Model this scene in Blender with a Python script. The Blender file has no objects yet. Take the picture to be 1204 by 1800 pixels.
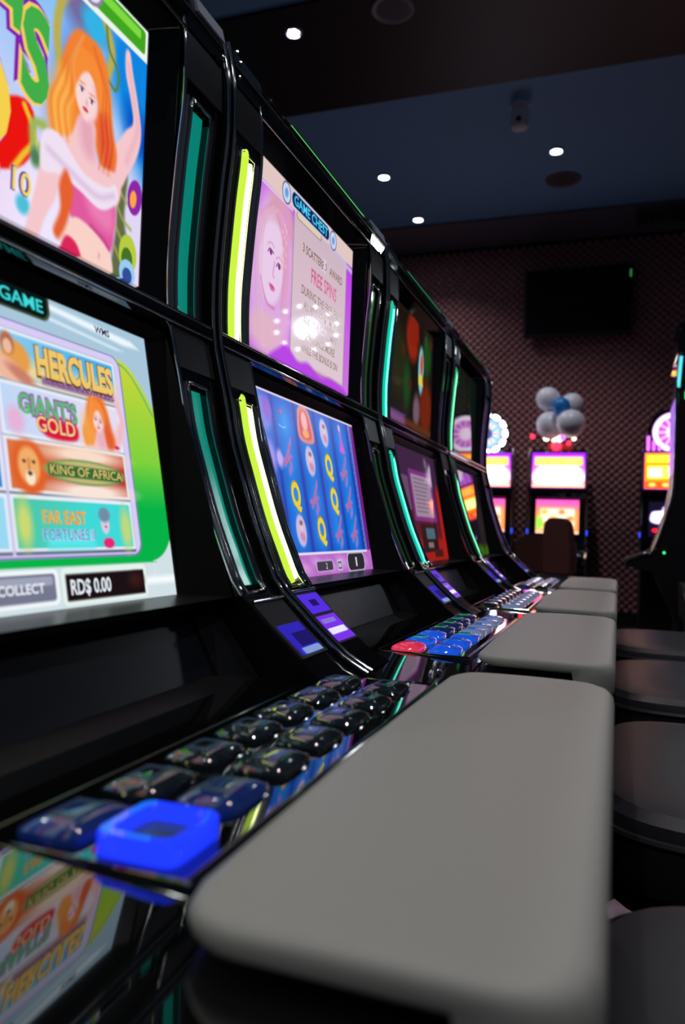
import bpy, bmesh, math, random
import numpy as np
from mathutils import Vector, Matrix
random.seed(7)
PI = math.pi
SC = bpy.context.scene
COL = SC.collection

# ------------------------------------------------------------------ camera
W = 0.75            # spacing of the machines (m); measurements of the row are in this unit
CZ = 0.95           # height of the camera (m)
cam_d = bpy.data.cameras.new('camera')
cam = bpy.data.objects.new('camera', cam_d); COL.objects.link(cam)
SC.camera = cam
cam_d.sensor_fit = 'VERTICAL'; cam_d.sensor_height = 23.6
cam_d.lens = 1366.29 / 1800 * 23.6
cam_d.clip_start = 0.02; cam_d.clip_end = 60
YAW, PIT, ROL = 0.3426726, 0.0197857, 0.0336559
s_, c_ = math.sin(YAW), math.cos(YAW)
R0 = Vector((c_, s_, 0)); F0 = Vector((-s_, c_, 0)); U0 = Vector((0, 0, 1))
F2 = F0 * math.cos(PIT) + U0 * math.sin(PIT); U2 = -F0 * math.sin(PIT) + U0 * math.cos(PIT)
R3 = R0 * math.cos(ROL) + U2 * math.sin(ROL); U3 = -R0 * math.sin(ROL) + U2 * math.cos(ROL)
m = Matrix((R3, U3, -F2)).transposed().to_4x4(); m.translation = (0, 0, CZ)
cam.matrix_world = m
cam_d.dof.use_dof = True
cam_d.dof.focus_distance = 1.22
cam_d.dof.aperture_fstop = 2.9

# ------------------------------------------------------------------ world and exposure
w = bpy.data.worlds.new('world'); SC.world = w; w.use_nodes = True
w.node_tree.nodes['Background'].inputs[0].default_value = (0.30, 0.36, 0.52, 1)
w.node_tree.nodes['Background'].inputs[1].default_value = 0.055
SC.view_settings.view_transform = 'Standard'
SC.view_settings.look = 'None'
SC.view_settings.gamma = 1
SC.view_settings.use_curve_mapping = False
SC.view_settings.exposure = 0.0
DOWN_W = 34.0       # watts of one ceiling downlight

# ------------------------------------------------------------------ materials
def mat(name, base=(.5, .5, .5), rough=.5, metal=0, emit=None, estr=0, spec=.5, coat=0, trans=0, ior=1.45,
        bump=None, vary=None):
    M = bpy.data.materials.new(name); M.use_nodes = True
    nt = M.node_tree; b = nt.nodes['Principled BSDF']
    b.inputs['Base Color'].default_value = (*base, 1)
    b.inputs['Roughness'].default_value = rough
    b.inputs['Metallic'].default_value = metal
    b.inputs['Specular IOR Level'].default_value = spec
    b.inputs['Coat Weight'].default_value = coat; b.inputs['Coat Roughness'].default_value = .04
    b.inputs['Transmission Weight'].default_value = trans; b.inputs['IOR'].default_value = ior
    if emit:
        b.inputs['Emission Color'].default_value = (*emit, 1)
        b.inputs['Emission Strength'].default_value = estr
    if bump or vary:
        tc = nt.nodes.new('ShaderNodeTexCoord')
    if bump:
        sc, st, dist = bump
        n = nt.nodes.new('ShaderNodeTexNoise'); n.inputs['Scale'].default_value = sc; n.inputs['Detail'].default_value = 4
        bp = nt.nodes.new('ShaderNodeBump'); bp.inputs['Strength'].default_value = st; bp.inputs['Distance'].default_value = dist
        nt.links.new(tc.outputs['Object'], n.inputs['Vector'])
        nt.links.new(n.outputs['Fac'], bp.inputs['Height']); nt.links.new(bp.outputs['Normal'], b.inputs['Normal'])
    if vary:
        sc, c2 = vary
        n = nt.nodes.new('ShaderNodeTexNoise'); n.inputs['Scale'].default_value = sc; n.inputs['Detail'].default_value = 5
        mx = nt.nodes.new('ShaderNodeMix'); mx.data_type = 'RGBA'
        mx.inputs[6].default_value = (*base, 1); mx.inputs[7].default_value = (*c2, 1)
        nt.links.new(tc.outputs['Object'], n.inputs['Vector'])
        nt.links.new(n.outputs['Fac'], mx.inputs[0]); nt.links.new(mx.outputs[2], b.inputs['Base Color'])
    return M

def em(name, col, st, rough=.2):
    return mat(name, (.02, .02, .02), rough, emit=col, estr=st)

GLOSS = mat('black piano lacquer', (.006, .006, .007), .05, spec=.55, coat=.4)
SATIN = mat('black satin plastic', (.017, .016, .019), .42, bump=(400, .15, .001))
CHROME = mat('polished chrome', (.78, .77, .74), .07, 1)
BCHROME = mat('black chrome', (.20, .20, .19), .06, 1)
DCHROME = mat('dark chrome', (.30, .28, .25), .10, 1)
GLASS = mat('black display glass', (.004, .004, .006), .03, spec=.5)
FRAMEM = mat('black panel frame', (.008, .008, .009), .28, spec=.35)
BEZM = mat('satin black bezel', (.007, .006, .006), .33, spec=.25)
PGLASS = mat('black anti-glare glass', (.006, .007, .010), .38, spec=.35)
DECKM = mat('black mirror deck', (.004, .004, .004), .035, spec=1.0, coat=1.0)
PAD = mat('beige grey leather', (.40, .385, .34), .5, bump=(700, .22, .001), vary=(3, (.45, .42, .38)))
PADS = mat('beige leather underside', (.36, .32, .27), .55)
SEAT = mat('black leather', (.028, .025, .03), .36, bump=(500, .3, .001))
BROWN = mat('brown leather', (.17, .06, .045), .35, bump=(300, .3, .001))
BTN = mat('smoked clear button', (.012, .020, .024), .07, spec=.8, coat=1.0)
BTNIN = mat('button legend insert', (.03, .045, .07), .25, emit=(.03, .06, .12), estr=.25)
METAL = mat('brushed steel', (.35, .35, .37), .3, 1)
WHITEP = mat('white plastic', (.80, .76, .84), .4)
PLATE = mat('grey label plate', (.34, .36, .44), .65, spec=.2)
CORE_ATTR = {}
def screen_mat(name, st, rough=.035):
    M = mat(name, (.002, .002, .002), rough, spec=.5)
    nt = M.node_tree; b = nt.nodes['Principled BSDF']
    a = nt.nodes.new('ShaderNodeAttribute'); a.attribute_name = 'Col'
    nt.links.new(a.outputs['Color'], b.inputs['Emission Color']); b.inputs['Emission Strength'].default_value = st
    return M
SCREEN = screen_mat('lit screen', 1.0)
SCREENR = screen_mat('lit anti-glare screen', 1.0, .33)
SCREENHOT = screen_mat('very bright lit screen', 4.0)
_tm = {}
def lin(c): return tuple(((x + .055) / 1.055) ** 2.4 if x > .04045 else x / 12.92 for x in c)
def ink(col, st=1.0):
    k = (col, st)
    if k not in _tm: _tm[k] = em('lit lettering %d' % len(_tm), lin(col), st)
    return _tm[k]

# ------------------------------------------------------------------ object helpers
_mc = {}
def mesh_from(bm, name, smooth=None):
    if smooth is None and name in ('deck', 'shelf', 'bpl', 'pg', 'pf', 'ub', 'lb'): smooth = 0
    if smooth is None:
        smooth = 80 if any(k in name for k in ('rail', 'neon', 'trim', 'tube', 'lip', 'ba5', 'ts5', 'shr', 'rim', 'elight', 'armpad', 'ring', 'topper_light')) else 25
    me = bpy.data.meshes.new(name); bmesh.ops.recalc_face_normals(bm, faces=bm.faces); bm.to_mesh(me); bm.free()
    if smooth:
        me.shade_smooth(); me.set_sharp_from_angle(angle=math.radians(smooth))
    return me
def obj(name, me, material=None, parent=None, **props):
    if isinstance(me, bmesh.types.BMesh): me = mesh_from(me, name)
    o = bpy.data.objects.new(name, me); COL.objects.link(o)
    if material:
        if not me.materials: me.materials.append(material)
        if me.materials[0] is not None and me.materials[0] != material:
            o.material_slots[0].link = 'OBJECT'; o.material_slots[0].material = material
    if parent: o.parent = parent
    for k, v in props.items(): o[k] = v
    return o
def cached(key, fn):
    if key not in _mc: _mc[key] = mesh_from(fn(), key)
    return _mc[key]
def thing(name, label, cat, loc=(0, 0, 0), rz=0, group=None):
    o = bpy.data.objects.new(name, None); COL.objects.link(o); o.empty_display_size = .1
    o.location = loc; o.rotation_euler = (0, 0, rz); o['label'] = label; o['category'] = cat
    if group: o['group'] = group
    return o
def tag(o, label, cat, group=None):
    o['label'] = label; o['category'] = cat
    if group: o['group'] = group
    return o
def box(bm, x0, x1, y0, y1, z0, z1, bev=0):
    vs = [bm.verts.new((x, y, z)) for x in (x0, x1) for y in (y0, y1) for z in (z0, z1)]
    q = lambda *i: bm.faces.new([vs[j] for j in i])
    fs = [q(0, 1, 3, 2), q(4, 6, 7, 5), q(0, 4, 5, 1), q(2, 3, 7, 6), q(0, 2, 6, 4), q(1, 5, 7, 3)]
    if bev:
        es = list({e for f in fs for e in f.edges})
        bmesh.ops.bevel(bm, geom=es, offset=bev, segments=3, profile=.6, affect='EDGES')
    return bm
def bx(*a, **k): return box(bmesh.new(), *a, **k)
def tube(bm, pts, r, n=8, closed=False):
    pts = [Vector(p) for p in pts]; rings = []; L = len(pts); up = None
    for i, p in enumerate(pts):
        if closed: t = pts[(i + 1) % L] - pts[i - 1]
        else: t = pts[min(i + 1, L - 1)] - pts[max(i - 1, 0)]
        t.normalize()
        if up is None: up = t.orthogonal().normalized()
        a = (up - t * up.dot(t)); a = a.normalized() if a.length > 1e-6 else t.orthogonal().normalized()
        up = a; b = t.cross(a)
        rings.append([bm.verts.new(p + (a * math.cos(2 * PI * j / n) + b * math.sin(2 * PI * j / n)) * r) for j in range(n)])
    for i in range(L if closed else L - 1):
        A, B = rings[i], rings[(i + 1) % L]
        for j in range(n): bm.faces.new([A[j], A[(j + 1) % n], B[(j + 1) % n], B[j]])
    if not closed: bm.faces.new(rings[0]); bm.faces.new(rings[-1])
    return bm
def extr(bm, poly, y0, y1):
    """closed polygon [(x, z)] extruded along y"""
    a = [bm.verts.new((x, y0, z)) for x, z in poly]; b = [bm.verts.new((x, y1, z)) for x, z in poly]; n = len(poly)
    for i in range(n): bm.faces.new([a[i], a[(i + 1) % n], b[(i + 1) % n], b[i]])
    bm.faces.new(a); bm.faces.new(b); return bm
def lathe(bm, prof, n=24, c=(0, 0, 0), ax='z'):
    """prof [(r, h)] turned about an axis"""
    rings = []
    for r, h in prof:
        ring = []
        for j in range(n):
            x, y = r * math.cos(2 * PI * j / n), r * math.sin(2 * PI * j / n)
            v = (x, y, h) if ax == 'z' else (x, h, y) if ax == 'y' else (h, x, y)
            ring.append(bm.verts.new((v[0] + c[0], v[1] + c[1], v[2] + c[2])))
        rings.append(ring)
    for A, B in zip(rings, rings[1:]):
        for j in range(n): bm.faces.new([A[j], A[(j + 1) % n], B[(j + 1) % n], B[j]])
    bm.faces.new(rings[0]); bm.faces.new(rings[-1]); return bm

# ------------------------------------------------------------------ painting of the flat pictures the screens show (vertex colours)
class Pic:
    """u runs right 0..A, v runs down 0..1"""
    def __init__(s, A, n, bg=(0, 0, 0)):
        s.A = A; s.n = n; s.mx = int(n * A) + 1
        u = np.linspace(0, A, s.mx); v = np.linspace(0, 1, n + 1)
        s.U, s.V = np.meshgrid(u, v); s.C = np.ones(s.U.shape + (3,)) * np.array(bg, float); s.e = 1.0 / n
    def mix(s, a, col):
        a = np.clip(a, 0, 1)[..., None]; s.C = s.C * (1 - a) + np.array(col, float) * a
    def grad(s, c0, c1, d=(0, 1), a0=0, a1=1, mask=1):
        t = np.clip(((s.U * d[0] + s.V * d[1]) - a0) / (a1 - a0), 0, 1)[..., None]
        cc = np.array(c0) * (1 - t) + np.array(c1) * t; k = (np.ones(s.U.shape) * mask)[..., None]
        s.C = s.C * (1 - k) + cc * k
    def m_ell(s, u, v, a, b, rot=0, soft=None):
        du, dv = s.U - u, s.V - v; c, q = math.cos(rot), math.sin(rot)
        x, y = du * c + dv * q, -du * q + dv * c
        r = np.sqrt((x / a) ** 2 + (y / b) ** 2) + 1e-9
        soft = soft or s.e
        return np.clip(.5 - (r - 1) * min(a, b) / soft, 0, 1)
    def ell(s, u, v, a, b, col, rot=0, soft=None, al=1): s.mix(s.m_ell(u, v, a, b, rot, soft) * al, col)
    def m_rr(s, u0, v0, u1, v1, r=0.0, soft=None):
        cu, cv, hu, hv = (u0 + u1) / 2, (v0 + v1) / 2, (u1 - u0) / 2 - r, (v1 - v0) / 2 - r
        q1 = np.abs(s.U - cu) - hu; q2 = np.abs(s.V - cv) - hv
        d = np.sqrt(np.maximum(q1, 0) ** 2 + np.maximum(q2, 0) ** 2) + np.minimum(np.maximum(q1, q2), 0) - r
        return np.clip(.5 - d / (soft or s.e), 0, 1)
    def rr(s, u0, v0, u1, v1, col, r=0.0, soft=None, al=1): s.mix(s.m_rr(u0, v0, u1, v1, r, soft) * al, col)
    def dseg(s, pts, closed=False):
        D = np.full(s.U.shape, 9.)
        P = list(pts) + ([pts[0]] if closed else [])
        for (a, b), (c, d) in zip(P, P[1:]):
            ex, ey = c - a, d - b; L = ex * ex + ey * ey + 1e-12
            t = np.clip(((s.U - a) * ex + (s.V - b) * ey) / L, 0, 1)
            D = np.minimum(D, np.hypot(s.U - a - t * ex, s.V - b - t * ey))
        return D
    def m_poly(s, pts, soft=None):
        ins = np.zeros(s.U.shape, bool); P = pts
        for i in range(len(P)):
            (x1, y1), (x2, y2) = P[i - 1], P[i]
            if y1 == y2: continue
            c = ((y1 > s.V) != (y2 > s.V)) & (s.U < (x2 - x1) * (s.V - y1) / (y2 - y1) + x1); ins ^= c
        D = s.dseg(P, True); D = np.where(ins, -D, D)
        return np.clip(.5 - D / (soft or s.e), 0, 1)
    def poly(s, pts, col, soft=None, al=1): s.mix(s.m_poly(pts, soft) * al, col)
    def line(s, pts, wd, col, soft=None, al=1): s.mix(np.clip(.5 - (s.dseg(smooth(pts)) - wd / 2) / (soft or s.e), 0, 1) * al, col)
    def blob(s, pts, col, soft=None, al=1): s.poly(smooth(pts, True), col, soft, al)
def smooth(p, closed=False, k=6):
    n = len(p)
    if n < 3: return p
    out = []
    for i in range(n if closed else n - 1):
        g = (lambda j: p[j % n]) if closed else (lambda j: p[min(max(j, 0), n - 1)])
        a, b, c, d = g(i - 1), g(i), g(i + 1), g(i + 2)
        for q in range(k):
            t = q / k
            out.append(tuple(.5 * (2 * b[j] + (c[j] - a[j]) * t + (2 * a[j] - 5 * b[j] + 4 * c[j] - d[j]) * t * t + (3 * b[j] - a[j] - 3 * c[j] + d[j]) * t ** 3) for j in (0, 1)))
    if not closed: out.append(p[-1])
    return out

class Frame:
    """a flat rectangle in space: top left corner, unit right, unit down, height"""
    def __init__(s, tl, right, down, h):
        s.tl = Vector(tl); s.r = Vector(right).normalized(); s.d = Vector(down).normalized(); s.h = h; s.n = s.d.cross(s.r).normalized()
    def at(s, u, v, off=0): return s.tl + s.r * (u * s.h) + s.d * (v * s.h) + s.n * off
def pic_mesh(pic, fr, name, thick=.0):
    ny, nx = pic.U.shape
    base = np.array(fr.tl)[None, None] + np.array(fr.r) * (pic.U * fr.h)[..., None] + np.array(fr.d) * (pic.V * fr.h)[..., None]
    me = bpy.data.meshes.new(name); nv = nx * ny; nf = (nx - 1) * (ny - 1)
    me.vertices.add(nv); me.vertices.foreach_set('co', base.reshape(-1).astype(np.float32))
    idx = np.arange(nv).reshape(ny, nx)
    q = np.stack([idx[:-1, :-1], idx[1:, :-1], idx[1:, 1:], idx[:-1, 1:]], -1).reshape(-1)
    me.loops.add(nf * 4); me.loops.foreach_set('vertex_index', q.astype(np.int32))
    me.polygons.add(nf); me.polygons.foreach_set('loop_start', np.arange(0, nf * 4, 4, dtype=np.int32))
    me.update(calc_edges=True)
    at = me.color_attributes.new('Col', 'FLOAT_COLOR', 'POINT')
    c = np.clip(pic.C, 0, 1); l = np.where(c > .04045, ((c + .055) / 1.055) ** 2.4, c / 12.92)
    at.data.foreach_set('color', np.concatenate([l.reshape(-1, 3), np.ones((nv, 1))], 1).reshape(-1).astype(np.float32))
    return me
def lettering(fr, txt, u, v, h, col, parent, st=1.0, wid=None, off=.0006, bold=0.0, shear=0, rot=0, align='LEFT', name='lettering'):
    """flat letters; (u, v) is the left (or centre) of the baseline, h the capital height in picture units"""
    cu = bpy.data.curves.new('letters', 'FONT'); cu.body = txt; cu.size = 1; cu.offset = bold; cu.shear = shear; cu.resolution_u = 3
    cu.fill_mode = 'FRONT'; cu.extrude = 0
    t = bpy.data.objects.new('letters', cu); COL.objects.link(t)
    dg = bpy.context.evaluated_depsgraph_get(); me = bpy.data.meshes.new_from_object(t.evaluated_get(dg))
    COL.objects.unlink(t); bpy.data.objects.remove(t); bpy.data.curves.remove(cu)
    if not len(me.vertices): return None
    co = np.empty(len(me.vertices) * 3, np.float32); me.vertices.foreach_get('co', co); co = co.reshape(-1, 3)
    w0 = co[:, 0].max() - co[:, 0].min(); co[:, 0] -= co[:, 0].min()
    sy = h / .70; sx = (wid / w0) if wid else sy
    x = co[:, 0] * sx; y = co[:, 1] * sy
    if align == 'CENTER': x -= x.max() / 2
    c, s = math.cos(rot), math.sin(rot)
    x, y = x * c - y * s, x * s + y * c
    P = np.array(fr.at(u, v, off))[None] + np.array(fr.r)[None] * (x * fr.h)[:, None] - np.array(fr.d)[None] * (y * fr.h)[:, None]
    me.vertices.foreach_set('co', P.reshape(-1).astype(np.float32)); me.update()
    me.materials.clear(); me.materials.append(ink(col, st))
    o = bpy.data.objects.new(name, me); COL.objects.link(o); o.parent = parent
    return o
def letters2(fr, txt, u, v, h, col, out, parent, ob=.04, **k):
    lettering(fr, txt, u, v, h, out, parent, off=.0005, bold=ob, **k)
    lettering(fr, txt, u, v, h, col, parent, off=.0010, bold=k.get('bold', .0) if False else .005, **k)

# ------------------------------------------------------------------ room
def struct(name, bm, m, parent=None):
    o = obj(name, bm, m, parent); o['kind'] = 'structure'; return o
CH = CZ + 3.3
FLOORM = mat('dark patterned carpet', (.012, .008, .012), .9, vary=(6, (.03, .015, .03)), bump=(300, .4, .004))
CEILM = mat('blue grey painted ceiling', (.20, .40, .66), .75, bump=(120, .08, .002))
BEAMM = mat('black ceiling strip', (.010, .009, .010), .5)
BULKM = mat('dark grey bulkhead', (.15, .14, .17), .6)
WALLM = mat('dark plum wall', (.012, .005, .006), .6)
TUFTM = mat('plum tufted panel', (.36, .15, .16), .34, vary=(9, (.44, .21, .22)))
struct('floor', bx(-4.5, 5, -3, 9.1, -.05, 0), FLOORM)
struct('ceiling', bx(-4.5, 5, -3, 9.1, CH, CH + .1), CEILM)
struct('trim_1', bx(-4.5, 5, 4.43, 5.64, CH - .02, CH), BEAMM)
struct('trim_2', bx(-4.5, 5, 8.12, 8.9, CH - .02, CH), BULKM)
wall = struct('wall_back', bx(-4.5, 5, 8.9, 9.0, 0, CH), WALLM)
struct('baseboard_back', bx(-4.5, 5, 8.87, 8.9, 0, .12), SATIN)
# tufted relief: staggered small domes
def tufts():
    px, pz = .088, .083; n = 8; V = []; Fc = []
    xs = np.arange(-4.4, 2.6, px); rows = int((CH - .15) / (pz / 2))
    prof = [(.036, 0), (.029, .016), (.014, .026)]
    for r in range(rows):
        z = .15 + r * pz / 2; ox = (r % 2) * px / 2
        for x in xs:
            b = len(V)
            for q, h in prof:
                for j in range(n):
                    a = 2 * PI * j / n; V.append((x + ox + q * math.cos(a), 8.9 - h, z + q * math.sin(a)))
            V.append((x + ox, 8.9 - .029, z))
            for k in range(2):
                for j in range(n):
                    j2 = (j + 1) % n; Fc.append((b + k * n + j, b + k * n + j2, b + k * n + n + j2, b + k * n + n + j))
            for j in range(n): Fc.append((b + 2 * n + j, b + 2 * n + (j + 1) % n, b + 3 * n))
    me = bpy.data.meshes.new('tufts'); me.from_pydata(V, [], Fc); me.shade_smooth(); return me
o = obj('tuft', tufts(), TUFTM, wall); o['kind'] = 'stuff'

# ceiling downlights: seen ones, then unseen ones added over the row and behind the viewer
LAMP = em('led downlight', (.80, .92, 1.0), 60)
LAMPB = em('violet led downlight', (.72, .70, 1.0), 60)
def downlight(x, y, label, multi=False, z=CH, power=1.0, group=None):
    t = thing('downlight', label, 'ceiling light', (x, y, z), 0, group)
    bm = bmesh.new(); lathe(bm, [(.062, 0), (.062, -.012), (.048, -.016), (.045, -.004), (.045, 0)], 24)
    obj('trim_ring', cached('dl_ring', lambda: bm), METAL, t)
    def led():
        b = bmesh.new()
        if multi:
            for j in range(7):
                a = 2 * PI * j / 6; q = .026 if j else 0
                if j == 0: a = 0
                lathe(b, [(.011, -.008), (.011, -.013), (.006, -.016)], 10, (q * math.cos(a), q * math.sin(a), 0))
        else: lathe(b, [(.043, -.005), (.040, -.010), (.02, -.013)], 20)
        return b
    obj('led', cached('dl_led%d' % multi, led), LAMPB if multi else LAMP, t)
    L = bpy.data.lights.new('lamp', 'SPOT'); L.energy = DOWN_W * power; L.color = (1.0, .76, .76) if (x, y) == (-.6, 2.5) else (.93, .95, 1.0); L.spot_size = math.radians(125); L.spot_blend = .6  # one unseen lamp over the row is tinted pink to colour pads and seats
    L.shadow_soft_size = .05
    lo = bpy.data.objects.new('lamp', L); COL.objects.link(lo); lo.parent = t; lo.location = (0, 0, -.03)
    return t
downlight(-2.12, 4.656, 'cluster LED downlight in the black ceiling strip above the row', True, CH - .02)
downlight(-2.159, 6.895, 'round downlight in the blue ceiling, nearer of the two on the left', power=1.0)
downlight(-2.095, 7.951, 'round downlight in the blue ceiling closest to the tufted wall', power=1.1)
downlight(-.591, 6.811, 'round downlight in the blue ceiling right of the white camera', power=1.7)
for x, y, where in [(-2.1, .3, 'behind the nearest machine'), (-.62, .55, 'straight over the nearest machine'), (.95, .3, 'over the aisle beside the nearest stool'), (-2.1, 2.4, 'behind the fourth machine'),
                    (-.6, 2.5, 'straight over the fourth machine, unseen, tinted pink to warm the pads'), (.95, 2.4, 'over the aisle beside the farthest stool'), (2.5, .3, 'over the far side of the aisle'),
                    (-2.1, -1.8, 'back left, behind the viewer, added for glints on the rails'), (-.6, -1.8, 'back middle, behind the viewer, added for glints on the rails'), (.95, -1.8, 'back right, behind the viewer, added for glints on the rails')]:
    downlight(x, y, 'added unseen round ceiling downlight ' + where, group='added unseen downlights over the machine row and behind the viewer')  # the row behind the viewer is added to put glints on the rails
t = thing('ceiling_speaker', 'round perforated speaker grille in the black ceiling strip', 'speaker', (-1.43, 4.63, CH - .02))
b = bmesh.new(); lathe(b, [(.135, 0), (.135, -.008), (.125, -.012), (.12, -.006)], 36); obj('rim', b, mat('speaker rim', (.30, .30, .33), .5), t)
b = bmesh.new(); lathe(b, [(.12, -.005), (.06, -.009), (.01, -.011)], 36); obj('grille', b, mat('speaker grille', (.14, .14, .16), .6, bump=(900, .8, .003)), t)
t = thing('ceiling_speaker', 'round reddish speaker grille in the blue ceiling near the far wall', 'speaker', (-.572, 7.39, CH))
b = bmesh.new(); lathe(b, [(.16, 0), (.16, -.01), (.15, -.014), (.14, -.006)], 36); obj('rim', b, mat('dull rim', (.13, .10, .10), .5), t)
b = bmesh.new(); lathe(b, [(.14, -.005), (.06, -.009), (.01, -.011)], 36); obj('grille', b, mat('red grille', (.10, .07, .07), .6, bump=(700, .8, .003)), t)
t = thing('security_camera', 'white cylindrical security camera hanging from the blue ceiling', 'camera', (-.80, 6.0, CH))
b = bmesh.new(); lathe(b, [(.075, 0), (.075, -.02), (.05, -.03)], 24); obj('mount', b, WHITEP, t)
b = bmesh.new(); lathe(b, [(.055, -.025), (.07, -.045), (.072, -.15), (.06, -.185), (.03, -.20)], 28); obj('housing', b, WHITEP, t)
b = bmesh.new(); lathe(b, [(.020, -.060), (.020, -.074), (.012, -.078)], 16, (0, 0, -.145), 'y'); obj('lens', b, GLASS, t)
t = thing('ceiling_vent', 'square air vent in the dark strip along the far wall', 'vent', (.33, 8.4, CH - .02))
b = bmesh.new()
for k in range(4):
    s = .24 - k * .055; tube(b, [(-s, -s, -.008 - .004 * k), (s, -s, -.008 - .004 * k), (s, s, -.008 - .004 * k), (-s, s, -.008 - .004 * k)], .014, 6, True)
obj('louvre', b, mat('vent grey', (.10, .085, .09), .5), t)
obj('back_plate', bx(-.25, .25, -.25, .25, -.006, 0), mat('vent dark', (.04, .03, .035), .6), t)

# television on the far wall
t = thing('television', 'switched-off black flat television on the tufted far wall', 'television', (-.49, 8.84, CZ + 2.17))
obj('bezel', bx(-.57, .57, -.10, -.03, 0, .75, bev=.008), SATIN, t)
obj('screen', bx(-.545, .545, -.105, -.099, .03, .725), mat('dark tv screen', (.004, .004, .006), .6, spec=.15), t)
obj('wall_bracket', bx(-.25, .25, -.03, .026, .2, .55), METAL, t)
obj('standby_light', bx(.53, .545, -.106, -.10, .60, .68), em('green standby', (.05, .5, .15), .5), t, label='small green light strip')

# ------------------------------------------------------------------ slot machine profile (x of the front face against z, in spacing units)
PZ = [(.885, -.718), (.872, -.702), (.83, -.692), (.78, -.684), (.69, -.682), (.6, -.690), (.5, -.697), (.43, -.700), (.34, -.696), (.28, -.683), (.22, -.668),
      (.155, -.654), (.09, -.633), (.012, -.606), (-.049, -.58), (-.099, -.556), (-.13, -.524), (-.157, -.496), (-.185, -.464), (-.205, -.440), (-.222, -.418), (-.238, -.385)]
PZ = smooth([(z, x) for z, x in PZ], False, 4)[::-1]
_z = np.array([p[0] for p in PZ]); _x = np.array([p[1] for p in PZ])
o_ = np.argsort(_z); _z = _z[o_]; _x = _x[o_]
def P(z): return float(np.interp(z, _z, _x))
RX = -.95            # root x of the machines in units
def L3(x, u, z): return Vector(((x - RX) * W, u * W, z * W + CZ))
def lp(pts): return [L3(*p) for p in pts]
def zr(a, b, n): return [a + (b - a) * i / (n - 1) for i in range(n)]
def ux(bm, poly, u0, u1):
    """extrude a unit-space (x, z) polygon over u0..u1"""
    return extr(bm, [((x - RX) * W, z * W + CZ) for x, z in poly], u0 * W, u1 * W)
def strip_poly(z0, z1, off, back, n=14):
    zs = zr(z0, z1, n); return [(P(z) + off, z) for z in zs] + [(back, z1), (back, z0)]
def ubox(bm, x0, x1, u0, u1, z0, z1, bev=0):
    a = L3(x0, u0, z0); b = L3(x1, u1, z1); return box(bm, a.x, b.x, a.y, b.y, a.z, b.z, bev)

def pillar(sg):
    b = bmesh.new(); o_, i_ = (.48, .36)
    def S(u0, u1): return (sg * u0, sg * u1) if sg > 0 else (sg * u1, sg * u0)
    def part(z0, z1, off, u0, u1, n=14): a, c = S(u0, u1); ux(b, strip_poly(z0, z1, off, -.76, n), a, c)
    part(-.238, -.110, 0, i_, o_, 12)
    part(-.110, .230, -.022, .385, .440, 18); part(-.110, .230, 0, i_, .385, 18); part(-.110, .230, 0, .440, o_, 18)
    part(.230, .336, 0, i_, o_, 8)
    part(.336, .700, -.022, .385, .440, 18); part(.336, .700, 0, i_, .385, 18); part(.336, .700, 0, .440, o_, 18)
    part(.700, .872, 0, i_, o_, 8)
    return b
def block(sg, z0, z1):
    a, c = sorted((sg * .362, sg * .478)); b = bmesh.new(); ux(b, strip_poly(z0, z1, .004, P(z1) - .02, 6), a, c); return b
def bezel_loop(sg, z0, z1):
    """chrome lip round a neon channel"""
    zs = zr(z0, z1, 22); r = []
    for z in zs: r.append((P(z) + .001, sg * .383, z))
    for z in reversed(zs): r.append((P(z) + .001, sg * .443, z))
    return tube(bmesh.new(), lp(r), .0032 * W, 6, True)
def edge_rail(u, off, r, z0=-.236, z1=.87):
    return tube(bmesh.new(), lp([(P(z) + off, u, z) for z in zr(z0, z1, 46)]), r * W, 8)
def neon(sg, z0, z1, du, r=.0080, hook=True):
    z = zr(z0, z1, 26); pts = [(P(q) - .003, sg * .4125 + du, q) for q in z]
    end = [(pts[-1][0] - .004, pts[-1][1] + .006, pts[-1][2] + .006), (pts[-1][0] - .010, pts[-1][1] + .016, pts[-1][2] + .005)] if du < 0 else [(pts[-1][0] - .012, pts[-1][1], pts[-1][2] + .004)]
    return tube(bmesh.new(), lp([(pts[0][0] - .012, pts[0][1], pts[0][2] - .004)] + pts + end), r * W, 12)
def diffuser(sg, z0, z1):
    b = bmesh.new(); ux(b, [(P(q) - .006, q) for q in zr(z0, z1, 20)] + [(P(q) - .02, q) for q in zr(z1, z0, 20)], *sorted((sg * .395, sg * .43))); return b
def frame_ring(o, i):
    """o, i: four unit-space corners (outer / inner) -> sloping picture frame with a back rim"""
    b = bmesh.new(); A = [b.verts.new(L3(*p)) for p in o]; B = [b.verts.new(L3(*p)) for p in i]
    C = [b.verts.new(L3(p[0] - .03, p[1], p[2])) for p in o]; D = [b.verts.new(L3(p[0] - .012, p[1], p[2])) for p in i]
    for k in range(4):
        j = (k + 1) % 4
        b.faces.new([A[k], A[j], B[j], B[k]]); b.faces.new([A[k], C[k], C[j], A[j]]); b.faces.new([B[k], B[j], D[j], D[k]]); b.faces.new([C[k], D[k], D[j], C[j]])
    bmesh.ops.bevel(b, geom=[e for e in b.edges if all(v in A for v in e.verts)], offset=.004 * W, segments=2, affect='EDGES')
    return b
UPS = ((-.72, .77), (-.72, .366)); LOS = ((-.706, .283), (-.63, -.11))
def sc_frame(which):
    (x0, z0), (x1, z1) = UPS if which == 'U' else LOS
    tl = L3(x0, -.31, z0); dn = L3(x1, -.31, z1) - tl
    return Frame(tl, (0, 1, 0), dn, dn.length)
AU = .62 / .404; AL = .62 / math.hypot(.076, .393)

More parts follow.
